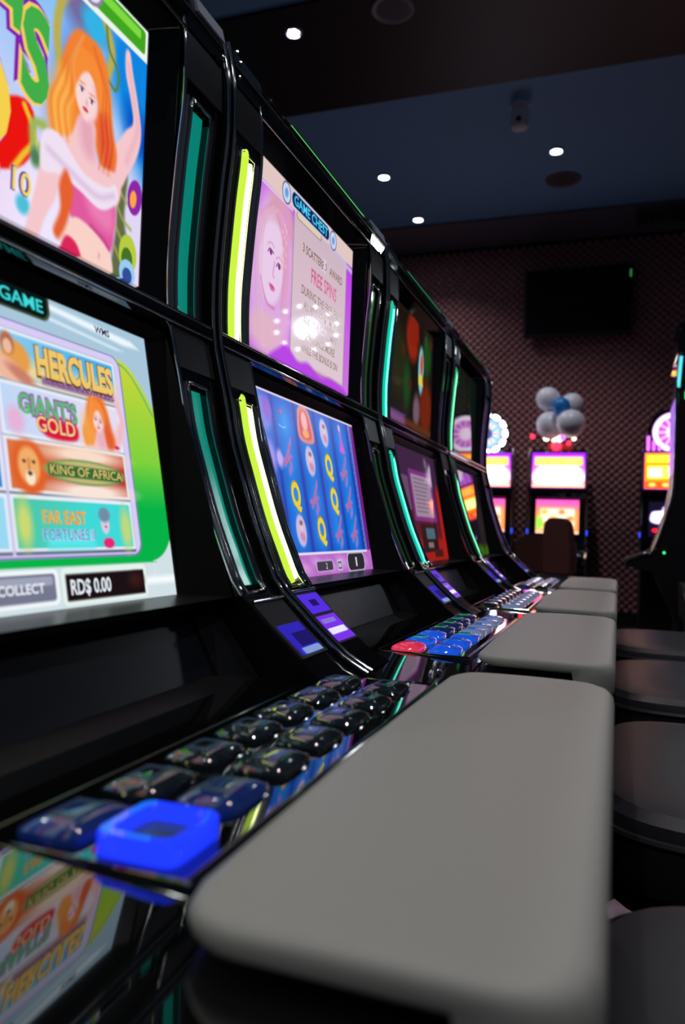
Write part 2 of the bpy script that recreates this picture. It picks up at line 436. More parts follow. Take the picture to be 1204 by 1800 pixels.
def button(bm, cx, cu, hx, hu, z, h=.014, dome=.004):
    """rounded push button with domed top (unit space)"""
    n = 24; rings = []
    def sup(a, hx, hu):
        c, s = math.cos(a), math.sin(a); e = .35
        return hx * math.copysign(abs(c) ** e, c), hu * math.copysign(abs(s) ** e, s)
    for f, zz in [(1, 0), (1, h * .5), (.97, h * .8), (.90, h), (.75, h + dome * .45), (.5, h + dome * .8), (.25, h + dome)]:
        rings.append([bm.verts.new(L3(cx + sup(2 * PI * j / n, hx * f, hu * f)[0], cu + sup(2 * PI * j / n, hx * f, hu * f)[1], z + zz)) for j in range(n)])
    for A, B in zip(rings, rings[1:]):
        for j in range(n): bm.faces.new([A[j], A[(j + 1) % n], B[(j + 1) % n], B[j]])
    bm.faces.new(rings[0]); bm.faces.new(rings[-1]); return bm
def ring_button(bm, cx, cu, hx, hu, z, h, wall):
    """square hollow rim of a lit button"""
    n = 28
    def sup(a, hx, hu):
        c, s = math.cos(a), math.sin(a); e = .3
        return hx * math.copysign(abs(c) ** e, c), hu * math.copysign(abs(s) ** e, s)
    rings = []
    for dx, zz in [(0, 0), (0, h * .85), (.15 * wall, h), (.85 * wall, h), (wall, h * .85), (wall, h * .35)]:
        rings.append([bm.verts.new(L3(cx + sup(2 * PI * j / n, hx - dx, hu - dx)[0], cu + sup(2 * PI * j / n, hx - dx, hu - dx)[1], z + zz)) for j in range(n)])
    for A, B in zip(rings, rings[1:]):
        for j in range(n): bm.faces.new([A[j], A[(j + 1) % n], B[(j + 1) % n], B[j]])
    bm.faces.new(rings[0]); return bm

def arm_pad():
    """upholstered arm rest: thin slab with a deep rolled front"""
    b = bmesh.new(); u0, u1 = -.345, .490; x0, x1 = -.236, .0; z = -.2155
    sec = [(x0 + .012, -.234), (x0 + .002, -.230), (x0, -.224), (x0 + .004, -.218), (x0 + .014, z)]
    sec += [(x0 + (x1 - x0) * t, z + .0015 * math.sin(PI * t)) for t in (.2, .4, .6, .8)]
    sec += [(x1 - .020, z), (x1 - .008, z - .003), (x1 - .002, z - .010), (x1, z - .022), (x1 - .001, z - .050), (x1 - .006, z - .062), (x1 - .018, z - .068), (x1 - .03, z - .064), (x1 - .036, z - .02)]
    us = [u0, u0 + .0015, u0 + .006, u0 + .014, u0 + .026, u0 + .05] + zr(u0 + .1, u1 - .1, 10) + [u1 - .05, u1 - .026, u1 - .014, u1 - .006, u1 - .0015, u1]
    rings = []; xm, zm = (x0 + x1) / 2, -.226; hw = (x1 - x0) / 2
    for u in us:
        e = min(u - u0, u1 - u); R = .050
        cr = R - math.sqrt(max(R * R - (R - min(e, R)) ** 2, 0)) if e < R else 0
        rz_ = .009; ev = min(e, rz_); v = math.sqrt(max(1 - (1 - ev / rz_) ** 2, 0)); bow = -.006 * math.sin(PI * (u - u0) / (u1 - u0))
        ring = []
        for x, zz in sec:
            t = (x - xm) / hw; xx = xm + t * (hw - cr) + (bow if t < 0 else 0) * (-t)
            ring.append(b.verts.new(L3(xx, u, zm + (zz - zm) * (.35 + .65 * v))))
        rings.append(ring)
    n = len(sec)
    for A, B in zip(rings, rings[1:]):
        for j in range(n): b.faces.new([A[j], A[(j + 1) % n], B[(j + 1) % n], B[j]])
    b.faces.new(rings[0]); b.faces.new(rings[-1]); return b

DZ = -.2375
def make_machine(k, label, left_neon, right_strip, up, low, buttons):
    yc = .72 + k
    t = thing('slot_machine', label, 'slot machine', (RX * W, yc * W, 0), 0, 'slot machines in the row')
    G = lambda nm, key, fn, mt, par=t, **p: obj(nm, cached(key, fn), mt, par, **p)
    # shell
    def shell():
        b = bmesh.new(); ux(b, [(-.745, -.30), (-.745, .86), (-.80, .895), (-1.12, .90), (-1.12, -1.2), (-.70, -1.2)], -.478, .478)
        return b
    G('cabinet', 'shell', shell, SATIN)
    def base():
        b = bmesh.new(); ux(b, [(-.36, -.262), (-.74, -.262), (-.74, -1.2), (-.46, -1.2), (-.42, -.62), (-.36, -.56)], -.478, .478); return b
    G('lower_cabinet', 'lowcab', base, GLOSS)
    def door():
        b = bmesh.new(); ux(b, [(-.352, -.30), (-.362, -.30), (-.362, -.55), (-.352, -.55)], -.40, .40); return b
    G('belly_door', 'belly', door, SATIN)
    # side panels with rails
    for sg in (-1, 1):
        def side():
            b = bmesh.new(); pr = [(P(z) + .008, z) for z in zr(-.237, .885, 44)]
            poly = pr + [(-.80, .91), (-1.14, .915), (-1.14, -1.21), (-.42, -1.21), (-.36, -.6), (-.34, -.27), (-.37, -.245)]
            ux(b, poly, *sorted((sg * .481, sg * .496))); return b
        G('side_panel', 'side%d' % sg, side, GLOSS)
        G('side_rail', 'rail%d' % sg, lambda: edge_rail(sg * .4885, .011, .0045), CHROME)
        G('pillar', 'pillar%d' % sg, lambda: pillar(sg), GLOSS)
        G('inner_rail', 'irail%d' % sg, lambda: edge_rail(sg * .358, .002, .0040, -.11, .86), CHROME)
        for z0, z1 in ((.340, .696), (-.106, .226)):
            G('chrome_trim', 'trimi%d%.2f' % (sg, z0), lambda: edge_rail(sg * .370, -.003, .0085, z0, z1), CHROME)
            G('chrome_trim', 'trimo%d%.2f' % (sg, z0), lambda: edge_rail(sg * .455, -.002, .0055, z0, z1), DCHROME)
        G('joint_block', 'jb%d' % sg, lambda: block(sg, .250, .318), SATIN)
        G('joint_block', 'jt%d' % sg, lambda: block(sg, .722, .80), SATIN)
        for z0, z1 in ((.338, .698), (-.108, .228)):
            G('neon_lip', 'lip%d%.2f' % (sg, z0), lambda: bezel_loop(sg, z0, z1), CHROME)
    cols = left_neon
    for z0, z1 in ((.348, .686), (-.098, .218)):
        a = G('neon_tube', 'neA%.2f' % z0, lambda: neon(-1, z0, z1, -.0105), cols[0]) if False else obj('neon_tube', cached('neonA%.2f%d' % (z0, k), lambda: neon(-1, z0, z1 + .010, -.0105, .0105)), cols[0], t)
        obj('neon_tube', cached('neonB%.2f%d' % (z0, k), lambda: neon(-1, z0 + .006, z1 - .006, .0105, .0098)), cols[1], t)
        obj('neon_diffuser', cached('df%.2f%d' % (z0, k), lambda: diffuser(1, z0, z1)), right_strip, t)
    # crown with edge light, ledge between the displays
    def crown():
        b = bmesh.new()
        ux(b, [(P(.83) + .004, .805), (P(.84) + .012, .835), (P(.86) + .010, .862), (P(.872) + .0, .876), (-.735, .893), (-.80, .90), (-.80, .81), (-.72, .80)], -.36, .36)
        for sg in (-1, 1):
            ux(b, [(P(.83) + .006, .812), (P(.84) + .014, .84), (P(.86) + .012, .866), (P(.872) + .002, .882), (-.74, .902), (-.80, .905), (-.80, .81)], *sorted((sg * .362, sg * .479)))
        return b
    G('crown', 'crown', crown, GLOSS)
    G('crown_rail', 'crail', lambda: tube(tube(bmesh.new(), lp([(P(.805) + .004, -.36, .803), (P(.805) + .004, .36, .803)]), .0035 * W), lp([(P(.84) + .014, -.478, .838), (P(.84) + .014, .478, .838)]), .0022 * W), DCHROME)
    G('edge_light', 'elight', lambda: tube(bmesh.new(), lp([(-.704, -.17, .880), (-.704, .345, .880)]), .0026 * W), EDGE[k])
    def plate():
        b = bmesh.new(); ux(b, [(P(.845) + .019, .846), (P(.86) + .0165, .870), (P(.872) + .006, .887), (P(.872) + .001, .883), (P(.86) + .010, .866), (P(.845) + .012, .846)], .385, .476); return b
    G('label_plate', 'plate', plate, PLATE)
    def studs():
        b = bmesh.new()
        for u, z in ((.452, .868), (.462, .850), (-.46, .868), (-.455, .850), (.468, .815), (-.468, .815), (-.32, .852), (-.26, .848), (.30, .855)):
            c = L3(P(z) + .014, u, z); lathe(b, [(.0045 * W, -.004), (.0045 * W, .001), (.002 * W, .003)], 10, c, 'x')
        return b
    G('bolt', 'studs', studs, CHROME, kind='stuff')
    def ledge():
        b = bmesh.new()
        ux(b, [(P(.34) - .030, .352), (P(.34) + .006, .346), (P(.33) + .012, .338), (P(.32) + .012, .328), (P(.31) + .006, .318), (P(.30) - .022, .306), (-.74, .306), (-.74, .352)], -.479, .479)
        return b
    G('ledge', 'ledge', ledge, GLOSS)
    G('ledge_rail', 'lrail', lambda: tube(tube(bmesh.new(), lp([(P(.34) + .010, -.479, .3425), (P(.34) + .010, .479, .3425)]), .0030 * W), lp([(P(.315) + .009, -.479, .3215), (P(.315) + .009, .479, .3215)]), .0026 * W), CHROME)
    # displays
    UO = [(P(.8), -.358, .80), (P(.8), .358, .80), (P(.35) + .0, .358, .350), (P(.35) + .0, -.358, .350)]
    UI = [(-.718, -.31, .77), (-.718, .31, .77), (-.718, .31, .366), (-.718, -.31, .366)]
    G('upper_bezel', 'ub', lambda: frame_ring(UO, UI), GLOSS)
    LO = [(P(.306) - .006, -.358, .306), (P(.306) - .006, .358, .306), (P(-.113) - .012, .358, -.113), (P(-.113) - .012, -.358, -.113)]
    LI = [(-.7035, -.31, .283), (-.7035, .31, .283), (-.6275, .31, -.110), (-.6275, -.31, -.110)]
    G('lower_bezel', 'lb', lambda: frame_ring(LO, LI), BEZM)
    up(t); low(t)
    # dark information panel above the deck
    BO = [(-.598, -.358, -.1145), (-.598, .358, -.1145), (-.506, .358, -.2325), (-.506, -.358, -.2325)]
    BI = [(-.594, -.292, -.130), (-.594, .292, -.130), (-.538, .280, -.219), (-.538, -.280, -.219)]
    G('panel_frame', 'pf', lambda: frame_ring(BO, BI), FRAMEM)
    def pglass():
        b = bmesh.new(); a = [b.verts.new(L3(x - .008, u, z)) for x, u, z in BI]; c = [b.verts.new(L3(x - .018, u, z - .004)) for x, u, z in BI]
        b.faces.new(a); b.faces.new(c)
        for i in range(4): b.faces.new([a[i], a[(i + 1) % 4], c[(i + 1) % 4], c[i]])
        return b
    G('information_glass', 'pg', pglass, PGLASS)
    # bill acceptor (left) and ticket slot (right) on the pillar feet
    def curved(z0, z1, off, u0, u1, n=8):
        b = bmesh.new(); ux(b, [(P(z) + off, z) for z in zr(z0, z1, n)] + [(P(z) - .01, z) for z in zr(z1, z0, n)], u0, u1); return b
    ba = G('bill_acceptor', 'ba', lambda: curved(-.198, -.118, .004, -.474, -.366, 12), SATIN)
    G('card_panel', 'ba1', lambda: curved(-.152, -.122, .0055, -.466, -.374), VIOLET, ba)
    G('card_emblem', 'ba1e', lambda: curved(-.141, -.131, .0062, -.436, -.405, 4), DKBLUE, ba)
    G('slot_panel', 'ba2', lambda: curved(-.195, -.157, .0055, -.466, -.374), VIOLET2, ba)
    G('bill_slot', 'ba3', lambda: curved(-.184, -.176, .0075, -.460, -.385, 4), SLOTW, ba)
    G('bill_slot', 'ba4', lambda: curved(-.168, -.162, .0070, -.455, -.395, 4), DIMSLOT, ba)
    def topline(): return tube(bmesh.new(), lp([(P(-.116) + .006, -.476, -.1155), (P(-.116) + .006, -.364, -.1155)]), .0028 * W)
    G('chrome_strip', 'ba5', topline, CHROME, ba)
    ts = G('ticket_slot', 'ts', lambda: curved(-.200, -.118, .004, .366, .474, 12), SATIN)
    G('lit_recess', 'ts1', lambda: curved(-.196, -.156, .0050, .376, .462), BLUEREC, ts)
    G('recess_shade', 'ts2', lambda: curved(-.186, -.168, .0056, .400, .462, 4), DKBLUE, ts)
    G('ticket_lip', 'ts3', lambda: curved(-.195, -.188, .0085, .392, .455, 4), PALEB, ts)
    G('chrome_strip', 'ts5', lambda: tube(bmesh.new(), lp([(P(-.120) + .007, .364, -.1195), (P(-.120) + .007, .476, -.1195)]), .0030 * W), CHROME, ts)
    # deck
    def slab(x0, x1, z0, z1, drop, bot):
        b = bmesh.new(); us = (-.4985, -.272, .448, .4985); dz = (-drop, 0, 0, -drop)
        T = [[b.verts.new(L3(x, u, z + d)) for x, z in ((x0, z0), (x1, z1))] for u, d in zip(us, dz)]
        B_ = [[b.verts.new(L3(x, u, bot)) for x in (x0, x1)] for u in us]
        for i in range(3):
            b.faces.new([T[i][0], T[i][1], T[i + 1][1], T[i + 1][0]]); b.faces.new([B_[i][0], B_[i][1], B_[i + 1][1], B_[i + 1][0]])
            for q in (0, 1): b.faces.new([T[i][q], T[i + 1][q], B_[i + 1][q], B_[i][q]])
        for q in (0, 3): b.faces.new([T[q][0], T[q][1], B_[q][1], B_[q][0]])
        return b
    dk = G('deck', 'deck', lambda: slab(-.515, -.2375, -.2300, -.2415, .0080, -.262), DECKM)
    G('shelf', 'shelf', lambda: slab(-.2365, -.036, -.2440, -.2440, .0075, -.262), DECKM, dk)
    G('shelf_rail', 'shr', lambda: tube(bmesh.new(), lp([(-.036, .497, -.2495), (-.236, .497, -.2495)]), .0022 * W), CHROME, dk)
    G('button_plate', 'bpl', lambda: ubox(bmesh.new(), -.432, -.262, -.268, .445, DZ - .004, DZ + .0030, .0012), DECKM, dk)
    G('plate_rail', 'bplr', lambda: tube(bmesh.new(), lp([(-.4345, -.271, DZ + .000), (-.4345, .447, DZ + .000), (-.2595, .447, DZ + .000), (-.2595, -.271, DZ + .000)]), .0050 * W, 16, True), BCHROME, dk)
    def lock():
        b = bmesh.new(); c = L3(-.275, -.475, DZ); lathe(b, [(.011 * W, 0), (.011 * W, .006), (.008 * W, .009), (.004 * W, .007)], 20, c); return b
    G('deck_lock', 'lock', lock, CHROME, dk)
    G('arm_pad', 'armpad', arm_pad, PAD)
    zb = DZ + .0030
    for r in range(7):
        u = -.220 + .098 * r
        for ci, cx in enumerate((-.386, -.312)):
            sty = buttons(r, ci)
            if sty[0] == 'ring':
                bt = G('button', 'rb%d%d' % (r, ci), lambda: ring_button(bmesh.new(), cx + .002, u - .004, .034, .036, zb, .0165, .0095), sty[1], label='blue lit square button')
                G('button_window', 'rw%d%d' % (r, ci), lambda: button(bmesh.new(), cx + .002, u - .004, .026, .028, zb, .006, .001), BTNIN, bt)
            else:
                bt = G('button', 'b%d%d' % (r, ci), lambda: button(bmesh.new(), cx, u, .029, .039, zb, .007, .006), sty[1])
                bt_in = G('button_legend', 'bl%d%d' % (r, ci), lambda: ubox(bmesh.new(), cx - .013, cx + .013, u - .019, u + .019, zb + .0085, zb + .0128, .0008), sty[2], bt)
    return t

NY1 = em('yellow neon, dim leg', (.58, .88, .05), 1.05); NY2 = em('yellow neon, bright leg', (.92, 1.0, .42), 3.2)
NT1 = em('teal neon, dim leg', (0, .62, .38), 1.0); NT2 = em('teal neon, bright leg', (.12, 1.0, .72), 2.6)
NG1 = em('green neon, dim leg', (.02, .55, .22), .9); NG2 = em('green neon, bright leg', (.25, 1.0, .50), 2.4)
TEALS = em('teal strip', (0, .235, .18), .9); DGREEN = em('dark green strip', (.012, .06, .015), .8)
PINKREFL = em('pink reflection strip', (.5, .25, .55), .5); GREYS = mat('unlit strip', (.03, .05, .035), .2)  # the pink glow stands in for far machine light mirrored in the strip
VIOLET = em('violet lit panel', (.10, .025, .85), .85); VIOLET2 = em('violet slot panel', (.20, .03, .90), .9)
DKBLUE = mat('dark blue plastic', (.01, .008, .09), .25, emit=(.02, .01, .3), estr=.35)
SLOTW = em('white lit slot', (.75, .72, 1.0), 1.1); DIMSLOT = em('lilac slot', (.30, .22, .8), .8)
BLUEREC = em('blue lit recess', (.04, .02, .75), .6); PALEB = em('pale blue lip', (.35, .5, 1.0), .65)
EDGE = [em('green edge light', (.05, .8, .12), 1.0), em('green edge light b', (.08, .85, .10), 1.1), em('teal edge light', (.0, .5, .25), .8), em('dim green edge light', (.0, .3, .06), .6)]
BLUEB = mat('blue lit button', (.0, .02, .3), .12, coat=1, emit=(.012, .035, 1.0), estr=1.35)
BLUED = mat('blue lit cap', (.0, .02, .2), .1, coat=1, emit=(.01, .12, .9), estr=.7)
BLUEC = mat('dim blue cap', (.01, .02, .08), .1, coat=1, emit=(.01, .05, .4), estr=.12)
REDB = mat('red lit button', (.2, .0, .02), .1, coat=1, emit=(.9, .04, .10), estr=.8)
GRNB = mat('green lit cap', (.0, .1, .03), .1, coat=1, emit=(.03, .6, .1), estr=.5)
PALEC = mat('pale lit cap', (.1, .13, .2), .1, coat=1, emit=(.25, .35, .6), estr=.45)

#SCREENS
# ------------------------------------------------------------------ what the screens show
WH = (.97, .95, .97)
def screen(t, name, pic, which, mt=None, label=None):
    fr = sc_frame(which); me = pic_mesh(pic, fr, name); me.materials.append(mt or SCREEN)
    o = bpy.data.objects.new(name, me); COL.objects.link(o); o.parent = t
    if label: o['label'] = label
    return o, fr
def woman(p, U, V, s, seg='full'):
    """red-haired woman, painted; (U, V) face centre, s scale"""
    q = lambda pts: [(U + a * s, V + b * s) for a, b in pts]
    skin = (.96, .78, .80); sh = (.86, .58, .68)
    p.blob(q([(.14, .16), (.22, .02), (.27, -.04), (.25, -.12), (.215, -.20), (.21, -.28), (.235, -.29), (.26, -.22), (.30, -.12), (.325, -.03), (.31, .06), (.25, .17), (.20, .24)]), skin, .012)
    p.line(q([(.23, -.24), (.28, -.10), (.30, -.02), (.24, .12)]), .02 * s, sh, .03, .4)
    p.blob(q([(0, -.21), (.08, -.19), (.13, -.08), (.15, .05), (.18, .14), (.14, .26), (.10, .22), (0, .1), (-.07, .25), (-.16, .22), (-.19, .10), (-.15, .02), (-.12, -.10), (-.07, -.19)]), (.96, .50, .18), .02)
    p.blob(q([(-.19, .10), (-.15, -.02), (-.08, .02), (-.08, .2), (-.16, .22)]), (.99, .70, .30), .06, .8)
    p.blob(q([(.075, .04), (.12, .02), (.16, .14), (.14, .25), (.085, .16)]), (.85, .25, .18), .05, .8)
    p.blob(q([(-.03, .08), (.05, .08), (.07, .20), (.20, .20), (.17, .32), (-.14, .30), (-.19, .22), (-.08, .18)]), skin, .015)
    p.blob(q([(-.03, .09), (.04, .09), (.05, .2), (-.01, .19)]), sh, .05, .6)
    p.ell(U, V, .062 * s, .088 * s, (.98, .84, .83), -.15, .012)
    p.blob(q([(-.07, -.13), (.02, -.15), (.09, -.08), (.085, .02), (.055, -.02), (.03, -.09), (-.02, -.07), (-.055, -.01), (-.07, .04), (-.09, 0)]), (.97, .55, .22), .012)
    for a, b in ((-.026, -.012), (.028, .004)):
        p.ell(U + a * s, V + (b - .020) * s, .014 * s, .003 * s, (.85, .50, .38), -.05, .006)
    p.ell(U + .002 * s, V + .026 * s, .006 * s, .010 * s, sh, 0, .012, .7); p.ell(U - .004 * s, V + .051 * s, .015 * s, .008 * s, (.85, .25, .38), .1)
    for k in range(6):
        a = -.175 + .017 * k; p.line(q([(-.03, -.19), (-.095 + .004 * k, -.08), (a + .03, .02), (a, .10), (a + .02, .20)]), .007 * s, ((.82, .34, .12), (1, .82, .48))[k % 2], .016, .38)
        a = .085 + .013 * k; p.line(q([(.03, -.185), (.088 + .006 * k, -.08), (a, .04), (a + .015, .12), (a - .005, .22)]), .007 * s, ((.74, .22, .10), (.99, .62, .30))[k % 2], .016, .38)
    for a, b in ((-.026, -.008), (.028, .008)):
        p.ell(U + a * s, V + b * s, .013 * s, .008 * s, (.95, .93, .97), 0, .005); p.ell(U + a * s, V + b * s, .0065 * s, .008 * s, (.30, .20, .38), 0, .004); p.ell(U + a * s, V + (b - .008) * s, .0135 * s, .003 * s, (.50, .25, .28), 0, .004)
    p.line(q([(.035, -.05), (.058, .0), (.055, .05), (.02, .085)]), .006 * s, sh, .03, .5)
    if seg == 'full':
        p.blob(q([(-.18, .22), (-.12, .28), (-.13, .40), (-.18, .50), (-.22, .60), (-.27, .60), (-.23, .42)]), skin, .012)
        p.blob(q([(-.09, .32), (.16, .30), (.18, .42), (.15, .50), (.02, .47), (-.06, .44)]), (.88, .35, .62), .015)
        p.blob(q([(.02, .33), (.16, .33), (.16, .42), (.05, .40)]), (.95, .55, .75), .05, .7)
        p.line(q([(.05, .44), (.12, .46), (.15, .48)]), .01, (.6, .15, .4), .02, .5)
        p.blob(q([(-.04, .44), (.15, .49), (.16, .60), (-.09, .60)]), (.98, .82, .78), .012)
        p.line(q([(.10, .52), (.10, .535)]), .007, sh, .01)
        p.blob(q([(-.08, .52), (-.02, .53), (.01, .60), (-.10, .60)]), (.85, .15, .35), .012)
        p.blob(q([(-.20, .22), (-.13, .20), (.0, .27), (.12, .27), (.18, .24), (.19, .30), (.10, .36), (-.02, .34), (-.12, .33), (-.20, .35), (-.215, .28)]), (.94, .88, .95), .012)
        p.line(q([(-.18, .27), (-.05, .30), (.08, .32), (.17, .28)]), .012, (.80, .65, .82), .03, .7)
        p.blob(q([(-.09, .30), (-.05, .36), (-.07, .46), (-.11, .54), (-.14, .52), (-.11, .44), (-.12, .36)]), (.90, .38, .18), .02)
def m1_up(t):
    p = Pic(AU, 250, (.86, .86, .98))
    p.grad((.42, .72, .97), (.93, .86, .97), (0, 1), 0, .9)
    p.blob([(1.33, .1), (1.6, .05), (1.6, .6), (1.5, .62), (1.42, .45), (1.32, .3)], (.05, .52, .88), .12)
    p.ell(1.50, .42, .10, .07, (.02, .30, .75), .8, .08); p.ell(1.46, .8, .12, .22, (.88, .84, .96), 0, .12)
    p.ell(1.08, .42, .05, .18, (.35, .55, .92), .2, .1); p.ell(.98, .95, .12, .18, (.93, .90, .99), 0, .1)
    p.ell(1.16, .12, .13, .12, (.45, .42, .62), 0, .08); p.ell(1.22, .17, .07, .06, (.2, .7, .9), 0, .04)
    p.line([(1.06, .44), (1.03, .3), (1.06, .17), (1.16, .08), (1.25, .10), (1.32, .2), (1.30, .30)], .035, (.74, .68, .30), .02)
    p.line([(1.28, .10), (1.30, .2), (1.36, .26), (1.35, .33), (1.31, .32)], .012, (.35, .50, .20), .01)
    for a in range(5): p.ell(1.09 + .028 * math.cos(a * 1.257), .10 + .034 * math.sin(a * 1.257), .020, .026, (.92, .20, .68), a * 1.257)
    p.ell(1.09, .10, .012, .012, (1, .8, .3))
    p.blob([(1.38, .62), (1.44, .60), (1.43, .78), (1.48, .92), (1.44, 1.0), (1.36, 1.0), (1.38, .82)], (.38, .42, .28), .02)
    for k in range(4): p.line([(1.38, .66 + .08 * k), (1.42, .70 + .08 * k), (1.47, .72 + .08 * k)], .012, (.62, .66, .30), .015)
    p.ell(1.49, .67, .045, .07, (.55, .15, .65), .2); p.ell(1.48, .68, .02, .035, (1, .65, .25), .2)
    p.ell(1.46, .90, .055, .075, (.72, .80, .25)); p.ell(1.455, .92, .035, .045, (.25, .45, .15)); p.ell(1.46, .97, .05, .05, (.6, .8, .95)); p.ell(1.46, .98, .03, .03, (.2, .3, .6))
    # logo backing, red burst and clouds
    p.blob([(.0, .5), (.3, .62), (.62, .72), (.9, .60), (.95, .72), (.86, .84), (.6, .9), (.2, .85), (0, .8)], (.92, .08, .06), .01)
    p.line([(.9, .62), (.95, .7), (.90, .78), (.86, .84)], .02, (.95, .75, .2), .01)
    p.line([(.99, .64), (.94, .66), (.95, .74), (.99, .78), (.975, .72)], .03, (.62, .72, .35), .02); p.ell(.955, .76, .022, .03, (.30, .50, .35), 0, .02); p.ell(.91, .93, .03, .03, (.3, .75, .85), 0, .02)
    woman(p, 1.19, .435, 1.0)
    # green meter bar
    p.rr(-.1, -.02, 1.60, .125, (.93, .96, .93), .02); p.rr(.15, .008, 1.52, .100, (.25, .65, .12), .015); p.rr(.2, .02, 1.49, .055, (.50, .85, .25), .01)
    p.ell(1.19, .035, .07, .075, (.55, .5, .65)); p.ell(1.19, .035, .058, .062, (.90, .88, .95))
    o, fr = screen(t, 'upper_screen', p, 'U', label='bright upper display with a painted red-haired woman')
    for txt, u, v, h, wd in (("GIANT'S", .02, .575, .27, .98), ('GOLD', .12, .80, .26, .72)):
        lettering(fr, txt, u, v, h, (.50, .10, .68), o, 1, wd, .0004, .10); lettering(fr, txt, u, v, h, (.97, .80, .35), o, 1, wd, .0008, .065)
        lettering(fr, txt, u, v, h, (.25, .68, .28) if txt[-1] == 'S' else (.96, .82, .30), o, 1, wd, .0012, .04)
    letters2(fr, 'UP TO 10', .52, .90, .07, (.95, .85, .35), (.40, .25, .62), o, .05, wid=.42)
def banner(p, u0, v0, u1, v1, c0, c1):
    p.rr(u0 - .006, v0 - .006, u1 + .006, v1 + .012, (.25, .28, .40), .004); p.rr(u0 - .006, v0 - .006, u1 + .006, v1 + .004, (.90, .93, .97), .004)
    p.grad(c0, c1, (1, .3), u0, u1, p.m_rr(u0 + .006, v0 + .006, u1 - .006, v1 - .006, .002))
def m1_low(t):
    p = Pic(AL, 250, (.1, .7, .3))
    p.grad((.82, .84, .22), (.50, .82, .24), (0, 1), .1, .5); p.grad((.50, .82, .24), (.02, .70, .28), (0, 1), .5, .68, (p.V > .5) * 1.0)
    # top band with the curved edge and white swoosh
    p.poly(smooth([(-.1, .125), (1.0, .118), (1.32, .122), (1.44, .16), (1.56, .30)]) + [(1.6, -.1), (-.1, -.1)], (.66, .78, .86))
    p.line([(1.02, .132), (1.30, .135), (1.42, .17), (1.54, .31)], .006, (.20, .66, .50))
    p.poly([(1.0, .015), (1.45, .035), (1.50, .055), (1.40, .062), (1.0, .035)], (.93, .97, 1), .015); p.poly([(1.0, .06), (1.4, .085), (1.35, .092), (1.0, .072)], (.85, .92, .97), .01)
    # silver foot band
    p.poly(smooth([(-.1, .868), (1.30, .872), (1.42, .868), (1.50, .84), (1.56, .78)]) + [(1.6, 1.1), (-.1, 1.1)], (.82, .88, .90))
    p.rr(1.36, .925, 1.6, .95, (.97, .99, 1), 0, .02)
    # lilac list panel and the banners
    p.rr(.08, .118, 1.362, .846, (.45, .42, .70), .05); p.rr(.086, .122, 1.356, .840, (.84, .80, .96), .046)
    R = [(.154, .303), (.318, .474), (.486, .644), (.660, .820)]
    for (a, b), cl in zip(R, [((.3, .75, .95), (.95, .85, .5)), ((.9, .5, .3), (.5, .2, .6)), ((.15, .15, .4), (.2, .5, .8)), ((.3, .75, .9), (.6, .85, .95))]): banner(p, .15, a, .725, b, *cl)
    u0, u1 = .748, 1.318
    banner(p, u0, *([R[0][0]]), u1, R[0][1], (.62, .82, .95), (.22, .68, .92)); p.rr(u0, .235, u1, .30, (.93, .84, .62), 0, .05)
    p.ell(.83, .235, .06, .055, (.90, .62, .30), 0, .02); p.ell(.80, .195, .028, .035, (.72, .42, .30), 0, .012); p.ell(.80, .205, .018, .023, (.93, .73, .62)); p.ell(.785, .275, .075, .035, (.93, .72, .62), .3, .015); p.ell(.845, .285, .06, .02, (.80, .50, .42), .4, .015)
    p.rr(.935, .272, 1.31, .297, (.55, .38, .58), .004, .012)
    banner(p, u0, R[1][0], u1, R[1][1], (.72, .84, .97), (.90, .86, .95)); woman(p, 1.195, .378, .46, 'bust'); p.ell(.80, .43, .035, .04, (.90, .70, .85), 0, .03)
    p.blob([(.90, .405), (1.06, .40), (1.07, .462), (.93, .465)], (.86, .10, .22), .012); p.ell(1.285, .462, .014, .006, (.8, .1, .4))
    banner(p, u0, R[2][0], u1, R[2][1], (.93, .55, .30), (.72, .25, .18)); p.ell(1.1, .51, .2, .03, (.98, .86, .78), 0, .03); p.ell(1.12, .63, .2, .03, (.98, .90, .85), 0, .03)
    p.ell(.835, .57, .072, .085, (.88, .38, .16), 0, .02); p.ell(.835, .565, .045, .058, (.95, .68, .42), 0, .015); p.ell(.836, .60, .020, .024, (.98, .90, .80)); p.ell(.836, .588, .010, .007, (.25, .12, .10))
    for a in (-.02, .02): p.ell(.836 + a, .552, .007, .005, (.2, .1, .05))
    p.line([(.836, .545), (.834, .58)], .008, (.80, .48, .28), .01); p.ell(1.10, .567, .20, .042, (.28, .55, .24)); p.ell(1.10, .567, .193, .037, (.78, .72, .48), 0, .01); p.rr(.915, .548, 1.29, .588, (.20, .42, .22), .01)
    banner(p, u0, R[3][0], u1, R[3][1], (.35, .72, .50), (.25, .85, .85)); p.ell(.79, .74, .03, .07, (.80, .85, .45), 0, .03); p.ell(1.28, .75, .03, .07, (.75, .85, .5), 0, .03); p.rr(.88, .775, 1.1, .815, (.35, .90, .92), .01, .03)
    p.ell(1.165, .735, .022, .035, (.85, .80, .88)); p.ell(1.165, .705, .03, .025, (.45, .55, .65), 0, .01); p.ell(1.175, .80, .03, .018, (.90, .15, .45)); p.ell(1.168, .745, .006, .004, (.85, .1, .3))
    # game title pill, collect key, credit window
    p.rr(.50, -.03, 1.01, .082, (.25, .32, .20), .04); p.rr(.51, -.03, 1.00, .074, (.04, .09, .10), .035)
    p.rr(.50, .878, .905, .985, (.95, .97, .98), .02); p.rr(.515, .890, .89, .972, (.45, .47, .56), .012); p.rr(.525, .898, .88, .925, (.62, .64, .72), .01)
